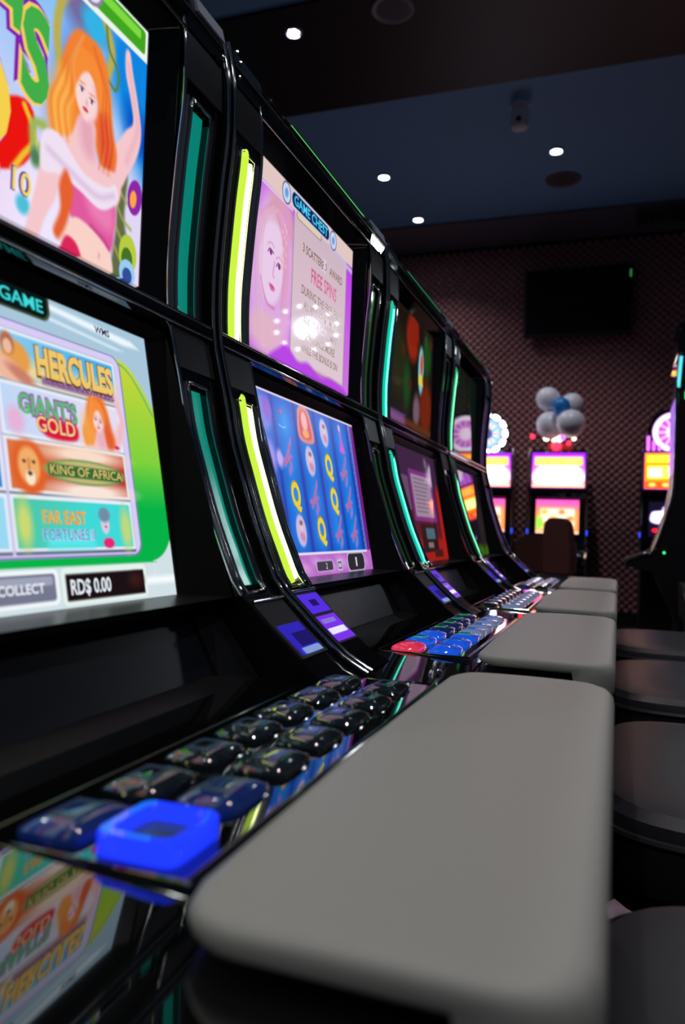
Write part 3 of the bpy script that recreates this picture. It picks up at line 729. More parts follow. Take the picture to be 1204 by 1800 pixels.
    p.rr(.918, .876, 1.366, .993, (.90, .95, .93), .02); p.rr(.936, .896, 1.350, .980, (.10, .05, .06), .004); p.ell(1.3, .93, .04, .025, (.22, .10, .09), 0, .03)
    o, fr = screen(t, 'lower_screen', p, 'L', label='bright lower display with a menu of game banners')
    letters2(fr, 'SELECT GAME', .535, .058, .042, (.25, .85, .85), (.05, .45, .45), o, .03, wid=.44)
    lettering(fr, 'HERCULES', .912, .270, .090, (.35, .22, .12), o, 1, .392, .0004, .08); lettering(fr, 'HERCULES', .915, .267, .088, (.94, .78, .42), o, 1, .386, .0010, .045)
    letters2(fr, 'SLOT WORLDS', .945, .293, .015, (.35, .12, .42), (.70, .55, .70), o, .04, wid=.355)
    lettering(fr, "GIANT'S", .815, .405, .062, (.55, .30, .65), o, 1, .27, .0004, .08); lettering(fr, "GIANT'S", .815, .404, .060, (.35, .75, .42), o, 1, .268, .001, .02)
    lettering(fr, 'GOLD', .885, .452, .050, (.70, .05, .35), o, 1, .18, .0006, .06); lettering(fr, 'GOLD', .885, .452, .048, (.97, .82, .52), o, 1, .178, .001, .01)
    letters2(fr, 'KING OF AFRICA', .922, .582, .030, (.88, .78, .45), (.10, .25, .08), o, .03, wid=.365)
    letters2(fr, 'FAR EAST', .865, .740, .042, (.93, .75, .22), (.80, .25, .12), o, .03, wid=.20)
    letters2(fr, 'FORTUNES II', .86, .790, .034, (.40, .45, .80), (.80, .92, .95), o, .03, wid=.24)
    lettering(fr, 'WMS', 1.235, .052, .024, (.05, .10, .30), o, 1, .085, .0006, .03)
    lettering(fr, 'COLLECT', .655, .945, .028, (.93, .93, .97), o, 1, .185, .0006, .02)
    lettering(fr, 'RD$ 0.00', .955, .960, .046, (.90, .93, .96), o, 1, .20, .0006, .02)
def m2_up(t):
    p = Pic(AU, 220, (.80, .30, .90))
    p.grad((.74, .25, .93), (.80, .45, .88), (0, 1), .1, .9)
    p.ell(.27, .55, .30, .50, (.86, .66, .88), .1, .12); p.ell(.36, .22, .16, .12, (.84, .62, .70), .3, .06); p.ell(.42, .4, .06, .3, (.86, .60, .80), -.1, .05)
    p.ell(.25, .50, .155, .235, (.91, .80, .92), .12, .03)                     # pale face
    p.line([(.12, .30), (.25, .21), (.38, .28), (.42, .5), (.40, .72)], .03, (.84, .58, .70), .05, .8)
    p.line([(.10, .42), (.15, .30), (.27, .25)], .05, (.88, .70, .80), .05, .8)
    for a, b, r in ((.235, .455, .35), (.345, .50, .35)):
        p.ell(a, b, .034, .016, (.93, .86, .93), r - .3, .01); p.ell(a, b, .016, .015, (.50, .22, .50), 0, .008); p.line([(a - .036, b + .006), (a - .01, b - .016), (a + .034, b - .004)], .008, (.45, .18, .42), .008); p.line([(a - .04, b - .034), (a, b - .052), (a + .04, b - .038)], .007, (.78, .50, .62), .012, .7)
    p.line([(.285, .49), (.27, .56), (.285, .575)], .007, (.78, .45, .70), .01); p.ell(.262, .632, .034, .011, (.80, .28, .60), .12, .01); p.ell(.262, .645, .024, .009, (.86, .40, .66), .12, .01); p.line([(.12, .62), (.2, .73), (.3, .74)], .01, (.80, .45, .65), .02)
    for a in range(12): p.ell(.40 + .03 * math.sin(a * 2.1), .25 + .022 * a, .014, .012, (.92, .72, .72), a, .006)
    p.ell(.2, .88, .2, .10, (.88, .70, .78), 0, .06)
    for k in range(8):
        a = .09 + .012 * k; p.line([(.24 + .01 * k, .20), (a, .32), (a - .03, .50), (a - .01, .72 + .03 * k), (a + .03, .95)], .006, ((.80, .58, .68), (.95, .82, .90))[k % 2], .016, .5)
        a = .40 + .010 * k; p.line([(.28 + .01 * k, .20), (a - .01, .32), (a + .015, .50), (a - .005, .72), (a + .02, .92)], .006, ((.82, .55, .70), (.95, .80, .90))[k % 2], .016, .5)
    p.rr(.52, .10, 1.425, .965, (.66, .55, .62), .01, .02); p.rr(.53, .10, 1.415, .955, (.82, .72, .76), .01)
    p.grad((.80, .70, .76), (.88, .80, .84), (0, 1), .1, .9, p.m_rr(.54, .12, 1.405, .94, .01) * .8)
    p.rr(-.1, -.1, 1.7, .115, (.88, .78, .76), 0); p.line([(-.1, .125), (.5, .125)], .012, (.85, .80, .92)); p.line([(1.1, .12), (1.6, .15)], .03, (.78, .72, .84), .02)
    p.blob([(.5, .90), (.65, .955), (.8, .93), (1.0, .975), (1.2, .95), (1.5, .985), (1.5, 1.05), (.3, 1.05), (.4, .92)], (.72, .28, .90), .03)
    p.rr(.56, .075, .95, .145, (.62, .55, .50), .02); p.rr(.57, .075, .94, .138, (.88, .80, .70), .02)
    for a in (.41, 1.155): p.ell(a, .062, .060, .062, (.25, .25, .45)); p.ell(a, .062, .052, .054, (.80, .84, .95)); p.ell(a, .062, .024, .028, (.40, .62, .88), .5, .015)
    p.rr(.475, .004, 1.09, .106, (.80, .80, .92), .045); p.rr(.487, .014, 1.078, .096, (.06, .16, .35), .038)
    o, fr = screen(t, 'upper_screen', p, 'U', label='pink and purple display with a pale face and a page of rules')
    letters2(fr, 'GAME CHEST', .515, .083, .056, (.30, .80, .93), (.04, .40, .62), o, .035, wid=.53)
    g = (.58, .47, .40)
    for txt, u, v, h, wd, cc in (('3 SCATTERED   AWARD', .66, .30, .05, .68, g), ('FREE SPINS', .80, .44, .085, .44, (.86, .42, .60)), ('DURING THE FREE SPINS', .66, .545, .05, .68, g), ('ALL WINS ARE MULTIPLIED', .70, .63, .05, .6, g),
                                 ('AND THE REELS MAY', .70, .715, .05, .58, g), ('SPIN ONCE MORE', .74, .80, .05, .5, g), ('WHILE THE BONUS IS ON', .68, .88, .045, .62, g)):
        lettering(fr, txt, u, v, h, cc, o, .85, wd, .0005, .025)
    lettering(fr, 'X', .985, .31, .075, (.85, .85, .93), o, 1, .05, .0008, .03)
def m2_low(t):
    p = Pic(AL, 230, (.05, .30, .75)); cx = [.055, .355, .66, .96, 1.26]; rw = [.13, .335, .545, .745]
    for i, c in enumerate(cx):
        k = np.clip(1 - np.abs(p.U - c) / .15, 0, 1) ** .8
        for v in rw: p.mix(k * np.exp(-((p.V - v - .02) / .12) ** 2) * .9, (.05, .58, .93))
    for a in (.205, .508, .81, 1.11, 1.41): p.rr(a - .010, 0, a + .010, .87, (.12, .12, .55), 0, .05, .7)
    p.mix(np.clip((p.V - .0) * 0 + (p.U < .2) * .25, 0, 1), (.35, .30, .75))
    def bird(u, v):
        c = (.62, .45, .78); d = (.80, .35, .48)
        for pts in ([(-.065, .06), (-.02, .0), (.035, -.06), (.06, -.10)], [(-.085, .03), (-.03, .03)], [(.0, .0), (.03, .06), (-.01, .10)], [(-.05, .05), (-.01, 0), (.03, -.05), (.05, -.08)], [(-.07, .02), (-.03, .03), (.01, .0)], [(.0, .0), (.02, .05), (-.01, .08)], [(.0, .0), (.05, .0)]):
            p.line([(u + a, v + b) for a, b in pts], .026, c, .015, .85)
        for a, b in ((.03, -.05), (-.02, .02), (.02, .03), (.0, -.01), (-.05, .04)): p.ell(u + a, v + b, .012, .012, d, 0, .012)
    def cameo(u, v):
        p.ell(u, v, .072, .092, (.66, .64, .88), 0, .012); p.ell(u, v, .062, .080, (.80, .72, .86), 0, .01); p.ell(u + .005, v - .02, .024, .030, (.88, .76, .80), 0, .01); p.ell(u + .008, v - .042, .022, .014, (.50, .42, .35), 0, .01); p.ell(u + .01, v + .035, .035, .025, (.78, .55, .70), .3, .015)
    p.blob([(.545, .215), (.555, .06), (.60, .015), (.66, .0), (.72, .02), (.755, .07), (.765, .215)], (.86, .52, .48), .01); p.blob([(.575, .195), (.585, .075), (.65, .03), (.715, .07), (.73, .195)], (.82, .30, .38), .01); p.ell(.65, .10, .045, .06, (.93, .70, .68), 0, .02); p.ell(.65, .175, .05, .025, (.93, .65, .35), 0, .015)
    bird(.34, .335); bird(.655, .55); bird(.99, .745); bird(1.25, .345); bird(1.26, .55); bird(1.28, .745)
    cameo(.96, .13); cameo(.66, .335); cameo(.375, .745)
    p.blob([(1.22, .22), (1.25, .13), (1.24, .05), (1.28, .05), (1.28, .13), (1.32, .22)], (.80, .35, .80), .02); p.ell(1.26, .06, .02, .025, (.85, .7, .8), 0, .01)
    p.ell(.08, .13, .10, .10, (.45, .50, .85), 0, .05); p.ell(.14, .10, .05, .07, (.55, .35, .80), 0, .03); p.ell(.10, .36, .07, .09, (.60, .55, .90), 0, .05); p.ell(.22, .36, .04, .05, (.75, .65, .92), 0, .03)
    p.ell(.32, .09, .02, .012, (.8, .3, .4)); p.line([(.27, .17), (.32, .18), (.36, .17)], .006, (.7, .85, 1), .01)
    p.rr(1.435, .0, 1.50, .87, (.25, .30, .65), 0, .02); p.rr(1.465, 0, 1.475, .87, (.60, .60, .85), 0)
    for k in range(22): p.ell(1.445 + .012 * (k % 2), .04 + .038 * k, .010, .014, (.35, .45, .85), 0, .006)
    p.rr(1.49, -.1, 1.7, 1.1, (.45, .12, .50), 0, .02); p.rr(-.1, -.1, 1.7, .012, (.85, .78, .85), 0)
    p.rr(-.1, .868, 1.7, 1.1, (.72, .42, .78), 0); p.rr(-.1, .866, 1.47, .880, (.90, .86, .95), 0)
    for k in range(7): p.ell(.15 + .2 * k, .93 + .02 * (k % 2), .09, .03, (.82, .58, .86), .2, .04)
    p.rr(.22, .915, .26, 1.0, (.75, .7, .85), .01)
    p.rr(.52, .915, .79, .982, (.75, .65, .82), .02); p.rr(.53, .922, .78, .975, (.24, .22, .28), .015); p.rr(.86, .918, .945, .985, (.80, .75, .86), .004); p.rr(.872, .93, .933, .975, (.35, .30, .40), .004); p.rr(.882, .94, .923, .965, (.80, .78, .85), .002)
    p.rr(1.05, .88, 1.39, 1.0, (.75, .70, .82), .03); p.rr(1.06, .887, 1.38, .992, (.16, .16, .18), .04)
    o, fr = screen(t, 'lower_screen', p, 'L', SCREENR, label='blue display with turning reels of letters, cameos and birds')
    for u, v in ((.96, .345), (.365, .555), (.97, .555), (.68, .745)):
        lettering(fr, 'Q', u - .062, v + .056, .135, (.62, .60, .15), o, 1, .125, .0004, .06); lettering(fr, 'Q', u - .060, v + .056, .130, (.92, .80, .20), o, 1, .120, .0009, .035)
    lettering(fr, '2', .665, .966, .034, (.9, .88, .95), o, 1, .022); lettering(fr, '1', 1.205, .967, .055, (.92, .92, .95), o, 1, .020, .0006, .03)
def m3_up(t):
    p = Pic(AU, 110, (.10, .07, .05))
    p.ell(.75, .2, .22, .2, (.55, .14, .06), 0, .1); p.rr(.62, .02, .95, .26, (.52, .12, .06), .02, .05); p.ell(.3, .5, .3, .3, (.14, .15, .07), 0, .2); p.ell(1.3, .25, .16, .2, (.10, .28, .10), 0, .12)
    p.ell(1.3, .75, .25, .25, (.42, .13, .04), 0, .15); p.ell(.6, .65, .12, .2, (.10, .26, .12), 0, .12); p.ell(1.08, .42, .10, .22, (.45, .75, .80), 0, .03); p.ell(1.10, .36, .05, .1, (.80, .25, .22), 0, .03)  # the cyan and yellow shape is a reflection painted into the picture
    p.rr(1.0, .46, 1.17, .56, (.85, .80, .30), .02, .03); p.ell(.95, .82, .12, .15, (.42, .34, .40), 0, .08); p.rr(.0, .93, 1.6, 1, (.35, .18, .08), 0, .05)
    for k in range(6): p.ell(.2 + .25 * k, .1 + .13 * (k * 2 % 5), .05, .05, (.30, .12, .04), 0, .06)
    screen(t, 'upper_screen', p, 'U', label='dim brown and orange display with a painted cyan and yellow reflection')
def m3_low(t):
    p = Pic(AL, 120, (.26, .13, .24))
    p.grad((.24, .14, .26), (.42, .08, .10), (0, 1), .3, .9); p.rr(-.1, .80, 1.7, 1.1, (.62, .12, .09), 0, .06); p.rr(1.42, .3, 1.7, 1.1, (.65, .12, .10), 0, .08)
    p.rr(.45, .18, 1.30, .64, (.48, .18, .48), .02); p.rr(.52, .22, 1.22, .60, (.60, .52, .60), .01)
    for k in range(9): p.rr(.58, .25 + k * .037, 1.0 + .14 * ((k * 3) % 4) / 3, .262 + k * .037, (.45, .36, .46), 0)
    p.rr(.60, .66, 1.20, .92, (.18, .09, .11), .02); p.rr(.78, .70, 1.12, .80, (.28, .40, .44), .01); p.rr(.80, .83, 1.0, .88, (.5, .42, .4), .01); p.rr(.05, .25, .40, .55, (.40, .28, .40), .02); p.ell(1.15, .08, .06, .05, (.42, .36, .42), 0, .03)
    p.rr(.15, .90, .5, .97, (.30, .10, .10), .01); p.rr(1.0, .90, 1.35, .97, (.28, .10, .10), .01)
    o, fr = screen(t, 'lower_screen', p, 'L', label='dim red display with a pale page of rules')
def m4_up(t):
    p = Pic(AU, 80, (.045, .06, .045)); p.ell(.5, .3, .4, .3, (.07, .10, .07), 0, .3); p.ell(1.2, .3, .15, .3, (.03, .10, .05), 0, .15)
    screen(t, 'upper_screen', p, 'U', label='dark upper display')
def m4_low(t):
    p = Pic(AL, 80, (.10, .07, .11)); p.rr(.5, .1, 1.0, .30, (.20, .10, .30), .02, .1); p.rr(.3, .88, 1.6, 1.1, (.25, .40, .05), 0, .08); p.ell(1.3, .6, .2, .3, (.16, .13, .14), 0, .2)
    screen(t, 'lower_screen', p, 'L', label='dark lower display with a green foot line')

B_DK = ('cap', BTN, BTNIN)
def btn1(r, c): return ('ring', BLUEB) if (r, c) == (0, 1) else (('cap', BLUEC, BTNIN) if r == 0 or (r, c) == (1, 1) else B_DK)
def btn2(r, c):
    if (r, c) == (0, 0): return ('cap', REDB, REDB)
    if (r, c) == (0, 1): return ('cap', BLUED, BLUED)
    if r in (1, 2): return ('cap', BLUED, GRNB if (r + c) % 2 else BLUED)
    return ('cap', (BLUEC, PALEC)[c], (GRNB, BLUED)[c])
def btn3(r, c): return ('cap', (BTN, PALEC)[c], PALEC)
def btn4(r, c): return ('cap', (BLUEC, BTN)[c] if r < 3 else PALEC, PALEC)
SCREENMID0 = None
make_machine(0, 'nearest black slot machine, its lower display a menu of game banners', (NY1, NY2), TEALS, m1_up, m1_low, btn1)
make_machine(1, 'second slot machine, lit by yellow neon, with blue reels on its lower display', (NY1, NY2), DGREEN, m2_up, m2_low, btn2)
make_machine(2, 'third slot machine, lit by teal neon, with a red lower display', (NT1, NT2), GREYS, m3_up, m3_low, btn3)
make_machine(3, 'fourth and farthest slot machine of the row, with dark displays and green neon', (NG1, NG2), PINKREFL, m4_up, m4_low, btn4)

# ------------------------------------------------------------------ stools
def superring(b, cx, cy, hx, hy, z, n=40, e=.55):
    r = []
    for j in range(n):
        a = 2 * PI * j / n; c, s = math.cos(a), math.sin(a)
        r.append(b.verts.new((cx + hx * math.copysign(abs(c) ** e, c), cy + hy * math.copysign(abs(s) ** e, s), z)))
    return r
def cushion(hx, hy, layers, e=.5):
    b = bmesh.new(); R = [superring(b, 0, 0, hx - d, hy - d, z, e=e) for d, z in layers]; n = len(R[0])
    for A, B in zip(R, R[1:]):
        for j in range(n): b.faces.new([A[j], A[(j + 1) % n], B[(j + 1) % n], B[j]])
    b.faces.new(R[0]); b.faces.new(R[-1]); return b
def stool(x, y, rz, label, h=.62, mt=SEAT, back=(.24, .40, .0), group=None, key='a', hx=.235, hy=.285):
    """front looks to local -x"""
    t = thing('casino_stool', label, 'stool', (x, y, 0), rz, group)
    G = lambda nm, fn, m: obj(nm, cached('st' + nm + key, fn), m, t)
    s = G('seat', lambda: cushion(hx, hy, [(.03, h - .105), (.006, h - .10), (0, h - .07), (0, h - .035), (.006, h - .014), (.02, h - .003), (.05, h + .0), (.12, h - .008), (.2, h - .012)]), mt)
    obj('piping', cached('pip' + key, lambda: (lambda b: tube(b, [(hx * math.copysign(abs(math.cos(a)) ** .5, math.cos(a)), hy * math.copysign(abs(math.sin(a)) ** .5, math.sin(a)), h - .033) for a in [2 * PI * j / 48 for j in range(48)]], .005, 6, True))(bmesh.new())), mt, s)
    G('seat_shell', lambda: cushion(hx - .02, hy - .02, [(.05, h - .15), (0, h - .135), (0, h - .10)]), SATIN)
    def post(): b = bmesh.new(); return lathe(b, [(.035, .03), (.035, h - .3), (.028, h - .29), (.028, h - .14)], 20)
    G('pedestal', post, METAL)
    def foot(): b = bmesh.new(); return lathe(b, [(.23, 0), (.23, .015), (.18, .028), (.05, .045), (.036, .06)], 32)
    G('foot_plate', foot, METAL)
    def ring():
        b = bmesh.new(); tube(b, [(.17 * math.cos(a), .17 * math.sin(a), .24) for a in [2 * PI * j / 32 for j in range(32)]], .011, 8, True)
        for a in (0, 2.1, 4.2): tube(b, [(.03 * math.cos(a), .03 * math.sin(a), .24), (.17 * math.cos(a), .17 * math.sin(a), .24)], .008, 6)
        return b
    G('foot_ring', ring, METAL)
    hw, bh, _ = back
    def backrest():
        b = bmesh.new(); n = 14; rows = []
        outl = [(-hw, h + .04), (-hw * 1.02, h + bh * .45), (-hw * .98, h + bh * .78), (-hw * .8, h + bh * .95), (-hw * .45, h + bh)]
        outl = outl + [(-a, z) for a, z in reversed(outl)]
        outl = smooth(outl, False, 4)
        F = [b.verts.new((hx - .015 + .05 * (z - h) + .02 * (1 - (yy / hw) ** 2), yy, z)) for yy, z in outl]; Bk = [b.verts.new((hx + .05 + .06 * (z - h), yy, z)) for yy, z in outl]
        N = len(F)
        for i in range(N): b.faces.new([F[i], F[(i + 1) % N], Bk[(i + 1) % N], Bk[i]])
        b.faces.new(F); b.faces.new(Bk)
        bmesh.ops.bevel(b, geom=[e for e in b.edges if (e.verts[0] in F and e.verts[1] in F) or (e.verts[0] in Bk and e.verts[1] in Bk)], offset=.012, segments=3, affect='EDGES')
        return b
    G('backrest', backrest, mt)
    def brk(): b = bmesh.new(); box(b, hx - .02, hx + .04, -.05, .05, h - .13, h + .08, .008); return b
    G('back_bracket', brk, METAL)
    return t
names = ['nearest of the black leather stools facing the row', 'black leather stool facing the machine with blue reels', 'black leather stool facing the machine with the red display', 'black leather stool facing the farthest machine of the row']
for k in range(4):
    stool(.20, (.70 + k) * W, 0, names[k], group='stools along the machine row', back=(.22, .36, 0))
stool(-.59, 7.1, PI / 2 + PI, 'brown leather stool with a wide back before the balloon machine', h=.58, mt=BROWN, back=(.255, .37, 0), key='b')
stool(-.27, 5.6, PI / 2 + PI - .5, 'dark stool with a narrow rounded back near the far end of the row', h=.64, mt=BROWN, back=(.10, .42, 0), key='c', hx=.20, hy=.20)
stool(.52, 4.0, PI, 'black stool with a grey back edge beside the side-on machine', h=.52, mt=SEAT, back=(.2, .22, 0), key='d', hx=.18, hy=.2)

# ------------------------------------------------------------------ far machines
BULB = em('white bulb', (.80, .82, 1.0), 12); BULBP = em('pink bulb', (1, .72, .95), 3.5); REDL = em('red lamp', (1, .03, .08), 2.5); WARM = em('warm lamp', (1, .75, .6), 3.5)
BLUEL = em('blue spot lamp', (.02, .06, 1), 2.0); PURL = em('purple lamp', (.75, .15, 1), 2.0); CYANL = em('cyan lamp', (.1, .8, .9), 1.2); GRNL = em('green led', (.05, 1, .3), 1.5)
def pic_on(t, name, pic, x0, x1, z1, y, mt):
    """picture on a plane facing local -y"""
    fr = Frame((x0, y, z1), (1, 0, 0), (0, 0, -1), (x1 - x0) / pic.A); me = pic_mesh(pic, fr, name); me.materials.append(mt)
    o = bpy.data.objects.new(name, me); COL.objects.link(o); o.parent = t; return o, fr
def pic_jackpot():
    p = Pic(1.49, 60, (.55, .12, .85)); p.grad((.45, .10, .85), (.95, .45, .35), (0, 1), .1, 1); p.ell(.75, .62, .68, .34, (1, .95, 1), 0, .1); p.ell(.75, .72, .7, .25, (1, 1, 1), 0, .1); p.rr(.06, .10, 1.43, .36, (1, .62, .18), .04, .06); p.rr(-.1, .9, 1.6, 1.1, (.98, .55, .45), 0, .05); return p
def pic_reels():
    p = Pic(1.24, 60, (.90, .35, .65)); p.grad((.95, .30, .75), (1, .55, .30), (0, 1), 0, .4); p.rr(.12, .25, 1.12, .85, (1, .86, .70), .05, .1)
    for i in range(4):
        for j in range(3): p.ell(.25 + .25 * i, .36 + .19 * j, .09, .07, [(1, .7, .3), (.98, .85, .9), (.95, .5, .3), (1, .95, .85)][(i * 3 + j * 5) % 4], 0, .05)
    p.ell(.1, .7, .12, .2, (.55, .85, .3), 0, .1); p.rr(0, .92, 1.3, 1.1, (1, .75, .65), 0, .04); return p
def pic_orange():
    p = Pic(1.49, 60, (.95, .40, .05)); p.rr(.05, .05, 1.44, .26, (1, .62, .15), .03, .04); p.rr(.08, .36, 1.42, .70, (.98, .80, .25), .03, .04); p.rr(.1, .42, .45, .68, (.85, .95, .6), .03, .05); p.rr(.6, .40, 1.4, .5, (1, .95, .7), .02, .04); p.rr(0, .80, 1.5, 1, (.9, .22, .05), 0, .04)
    for k in range(4): p.ell(.2 + .36 * k, .89, .1, .05, (1, .6, .3), 0, .04)
    return p
def pic_violet():
    p = Pic(1.24, 60, (.03, .02, .07)); p.blob([(.05, .55), (.1, .3), (.35, .28), (.4, .15), (.8, .15), (1.2, .2), (1.2, .6), (.7, .66), (.3, .64)], (.70, .66, 1.0), .05); p.ell(.6, .35, .4, .1, (1, 1, 1), 0, .08)
    p.ell(.2, .82, .1, .05, (.95, .05, .15)); p.ell(.5, .82, .08, .04, (.95, .05, .15)); return p
def pic_wheel(pink=True):
    p = Pic(1.0, 70, (.02, .01, .03)); c = (1, .80, .98) if pink else (.6, .75, .9); p.ell(.5, .5, .5, .5, (.5, .1, .6)); p.ell(.5, .5, .48, .48, (1, .93, 1) if pink else (.55, .7, .95))
    p.ell(.5, .5, .36, .36, (.75, .25, .80) if pink else (.75, .85, .95))
    for k in range(12):
        a = k * PI / 6; p.line([(.5, .5), (.5 + .34 * math.cos(a), .5 + .34 * math.sin(a))], .05, (1, .75, .95) if pink else [(.95, .55, .3), (.3, .6, .8)][k % 2], .02)
    p.ell(.5, .5, .17, .17, (1, .9, 1) if pink else (.25, .3, .55), 0, .04); return p
def far_machine(x, y, rz, label, kind):
    t = thing('slot_machine', label, 'slot machine', (x, y, 0), rz, 'slot machines along the far side')
    B = lambda nm, fn, m, par=t: obj(nm, cached('fm' + nm, fn), m, par)
    def body():
        b = bmesh.new(); prof = [(-.06, 0), (-.06, .62), (-.02, .70), (.0, CZ - .12), (.03, CZ + .02), (.05, CZ + .36), (.02, CZ + .42), (.02, CZ + .83), (.06, CZ + .86), (.55, CZ + .86), (.60, CZ + .5), (.60, 0)]
        a = [b.verts.new((-.275, yy, z)) for yy, z in prof]; c = [b.verts.new((.275, yy, z)) for yy, z in prof]; n = len(prof)
        for i in range(n): b.faces.new([a[i], a[(i + 1) % n], c[(i + 1) % n], c[i]])
        b.faces.new(a); b.faces.new(c); return b
    B('cabinet', body, GLOSS)
    for s in (-1, 1):
        obj('side_trim', cached('fmtrim%d' % s, lambda: tube(bmesh.new(), [(s * .285, -.06, .1), (s * .285, -.05, .62), (s * .285, -.02, CZ - .12), (s * .285, .015, CZ + .02), (s * .285, .03, CZ + .36), (s * .285, .0, CZ + .42), (s * .285, .0, CZ + .83), (s * .28, .04, CZ + .87)], .011, 8)), DCHROME, t)
        obj('deck_trim', cached('fmdt%d' % s, lambda: tube(bmesh.new(), [(s * .29, .0, CZ - .13), (s * .295, -.10, CZ - .17), (s * .29, -.22, CZ - .24), (s * .26, -.24, CZ - .30)], .014, 8)), CHROME, t)
        obj('side_lamp', cached('fmsl%d' % s, lambda: box(bmesh.new(), s * .29 - .006, s * .29 + .006, -.018, -.004, CZ + .0, CZ + .05, .003)), BLUEL, t)
    def dk(): b = bmesh.new(); box(b, -.28, .28, -.23, .0, CZ - .26, CZ - .20, .012); return b
    d = B('deck', dk, DECKM)
    for i in range(5): obj('button', cached('fmb', lambda: cushion(.030, .020, [(0, 0), (0, .010), (.006, .015)])), (PALEC, BLUEC)[i % 2], d).location = (-.2 + .1 * i, -.12, CZ - .20)
    if kind == 'orange': up, lo = pic_orange(), pic_violet()
    else: up, lo = pic_jackpot(), pic_reels()
    o, fr = pic_on(t, 'upper_screen', up, -.255, .255, CZ + .82, .008, SCREENHOT)
    if kind != 'orange': lettering(fr, 'HOT HOT PENNY', .10, .31, .17, (.98, .95, .55), o, 2, 1.28, .002, .01, .3)
    pic_on(t, 'lower_screen', lo, -.21, .21, CZ + .35, .022, SCREENHOT if kind == 'orange' else SCREENMID)
    obj('screen_rim', cached('fmrim', lambda: tube(bmesh.new(), [(-.262, .006, CZ + .472), (.262, .006, CZ + .472), (.262, .006, CZ + .826), (-.262, .006, CZ + .826)], .008, 6, True)), PURM, t)
    if kind == 'balloon':
        def top(): b = bmesh.new(); box(b, -.12, .12, .1, .3, CZ + .86, CZ + .93, .01); return b
        s = B('topper_base', top, REDG)
        obj('lamp_peak', (lambda b: lathe(b, [(.05, 0), (.03, .07), (.012, .13), (.004, .17)], 14, (-.03, .08, CZ + .95)))(bmesh.new()), WARM, t, label='pointed white lamp')
        for (xx, zz, r, mt) in ((-.24, 1.00, .026, REDL), (-.10, .985, .034, WARM), (.06, .985, .03, PURL), (.12, .93, .024, REDL), (.17, .975, .022, WARM), (.0, .90, .05, REDL)):
            b = bmesh.new(); bmesh.ops.create_uvsphere(b, u_segments=12, v_segments=8, radius=r, matrix=Matrix.Translation((xx - .03, .06, CZ + zz))); obj('topper_lamp', b, mt, t)
    else:
        def disc(): b = bmesh.new(); lathe(b, [(.235, .05), (.235, .11), (.22, .15), (.05, .16)], 36, (0, 0, CZ + 1.03), 'y'); return b
        def disc2(): b = bmesh.new(); lathe(b, [(.225, .048), (.225, .052), (.235, .06)], 36, (0, 0, CZ + 1.03), 'y'); return b
        wh = B('wheel_housing', disc, GLOSS)
        pic_round(t, pic_wheel(kind != 'bulbs'), .20 if kind == 'orange' else .165, .046)
        mtb = BULB if kind == 'bulbs' else BULBP
        for j in range(12 if kind == 'bulbs' else 0):
            a = 2 * PI * j / 12; b = bmesh.new()
            if kind == 'bulbs': me = cached('bulbA', lambda: cushion(.040, .024, [(.012, 0), (0, .006), (.0, .018), (.014, .028)], .8))
            else: me = cached('bulbB', lambda: cushion(.015, .015, [(.004, 0), (0, .004), (.0, .010), (.006, .014)], .9))
            rr = .19 if kind == 'bulbs' else .212
            ob = obj('bulb', me, None, t); 
            if not me.materials: me.materials.append(mtb)
            ob.rotation_euler = (PI / 2, a + PI / 2, 0) if False else (PI / 2, 0, 0)
            ob.matrix_local = Matrix.Translation((rr * math.cos(a), .045, CZ + 1.03 + rr * math.sin(a))) @ Matrix.Rotation(-a + PI / 2, 4, 'Y') @ Matrix.Rotation(PI / 2, 4, 'X')
        if kind == 'orange':
            for j in range(3):
                b = bmesh.new(); box(b, -.245 + .05 * j, -.215 + .05 * j, .0, .02, CZ + .845, CZ + .99 - .045 * j, .008); obj('topper_lamp', b, PURL, t)
    return t
def pic_round(t, pic, r, y):
    n = 36; b = bmesh.new()
    fr = Frame((-r, y, CZ + 1.03 + r), (1, 0, 0), (0, 0, -1), 2 * r); me = pic_mesh(pic, fr, 'wheel')
    bm = bmesh.new(); bm.from_mesh(me)
    dl = [f for f in bm.faces if (f.calc_center_median() - Vector((0, y, CZ + 1.03))).length > r]
    bmesh.ops.delete(bm, geom=dl, context='FACES'); bm.to_mesh(me); bm.free()
    me.materials.append(SCREENMID); o = bpy.data.objects.new('wheel', me); COL.objects.link(o); o.parent = t
SCREENMID = screen_mat('bright lit screen', 1.7)
PURM = mat('purple rim', (.15, .03, .25), .3, emit=(.3, .05, .6), estr=.4); REDG = mat('red gloss topper', (.3, .03, .03), .2, emit=(.5, .05, .03), estr=.3)
far_machine(-.595, 8.1, 0, 'slot machine with balloons on top before the tufted wall', 'balloon')
far_machine(-1.33, 8.1, 0, 'slot machine with a ring of white bulbs, left of the balloon machine', 'bulbs')
far_machine(.475, 8.1, 0, 'slot machine with a round pink wheel and an orange screen at the right', 'orange')
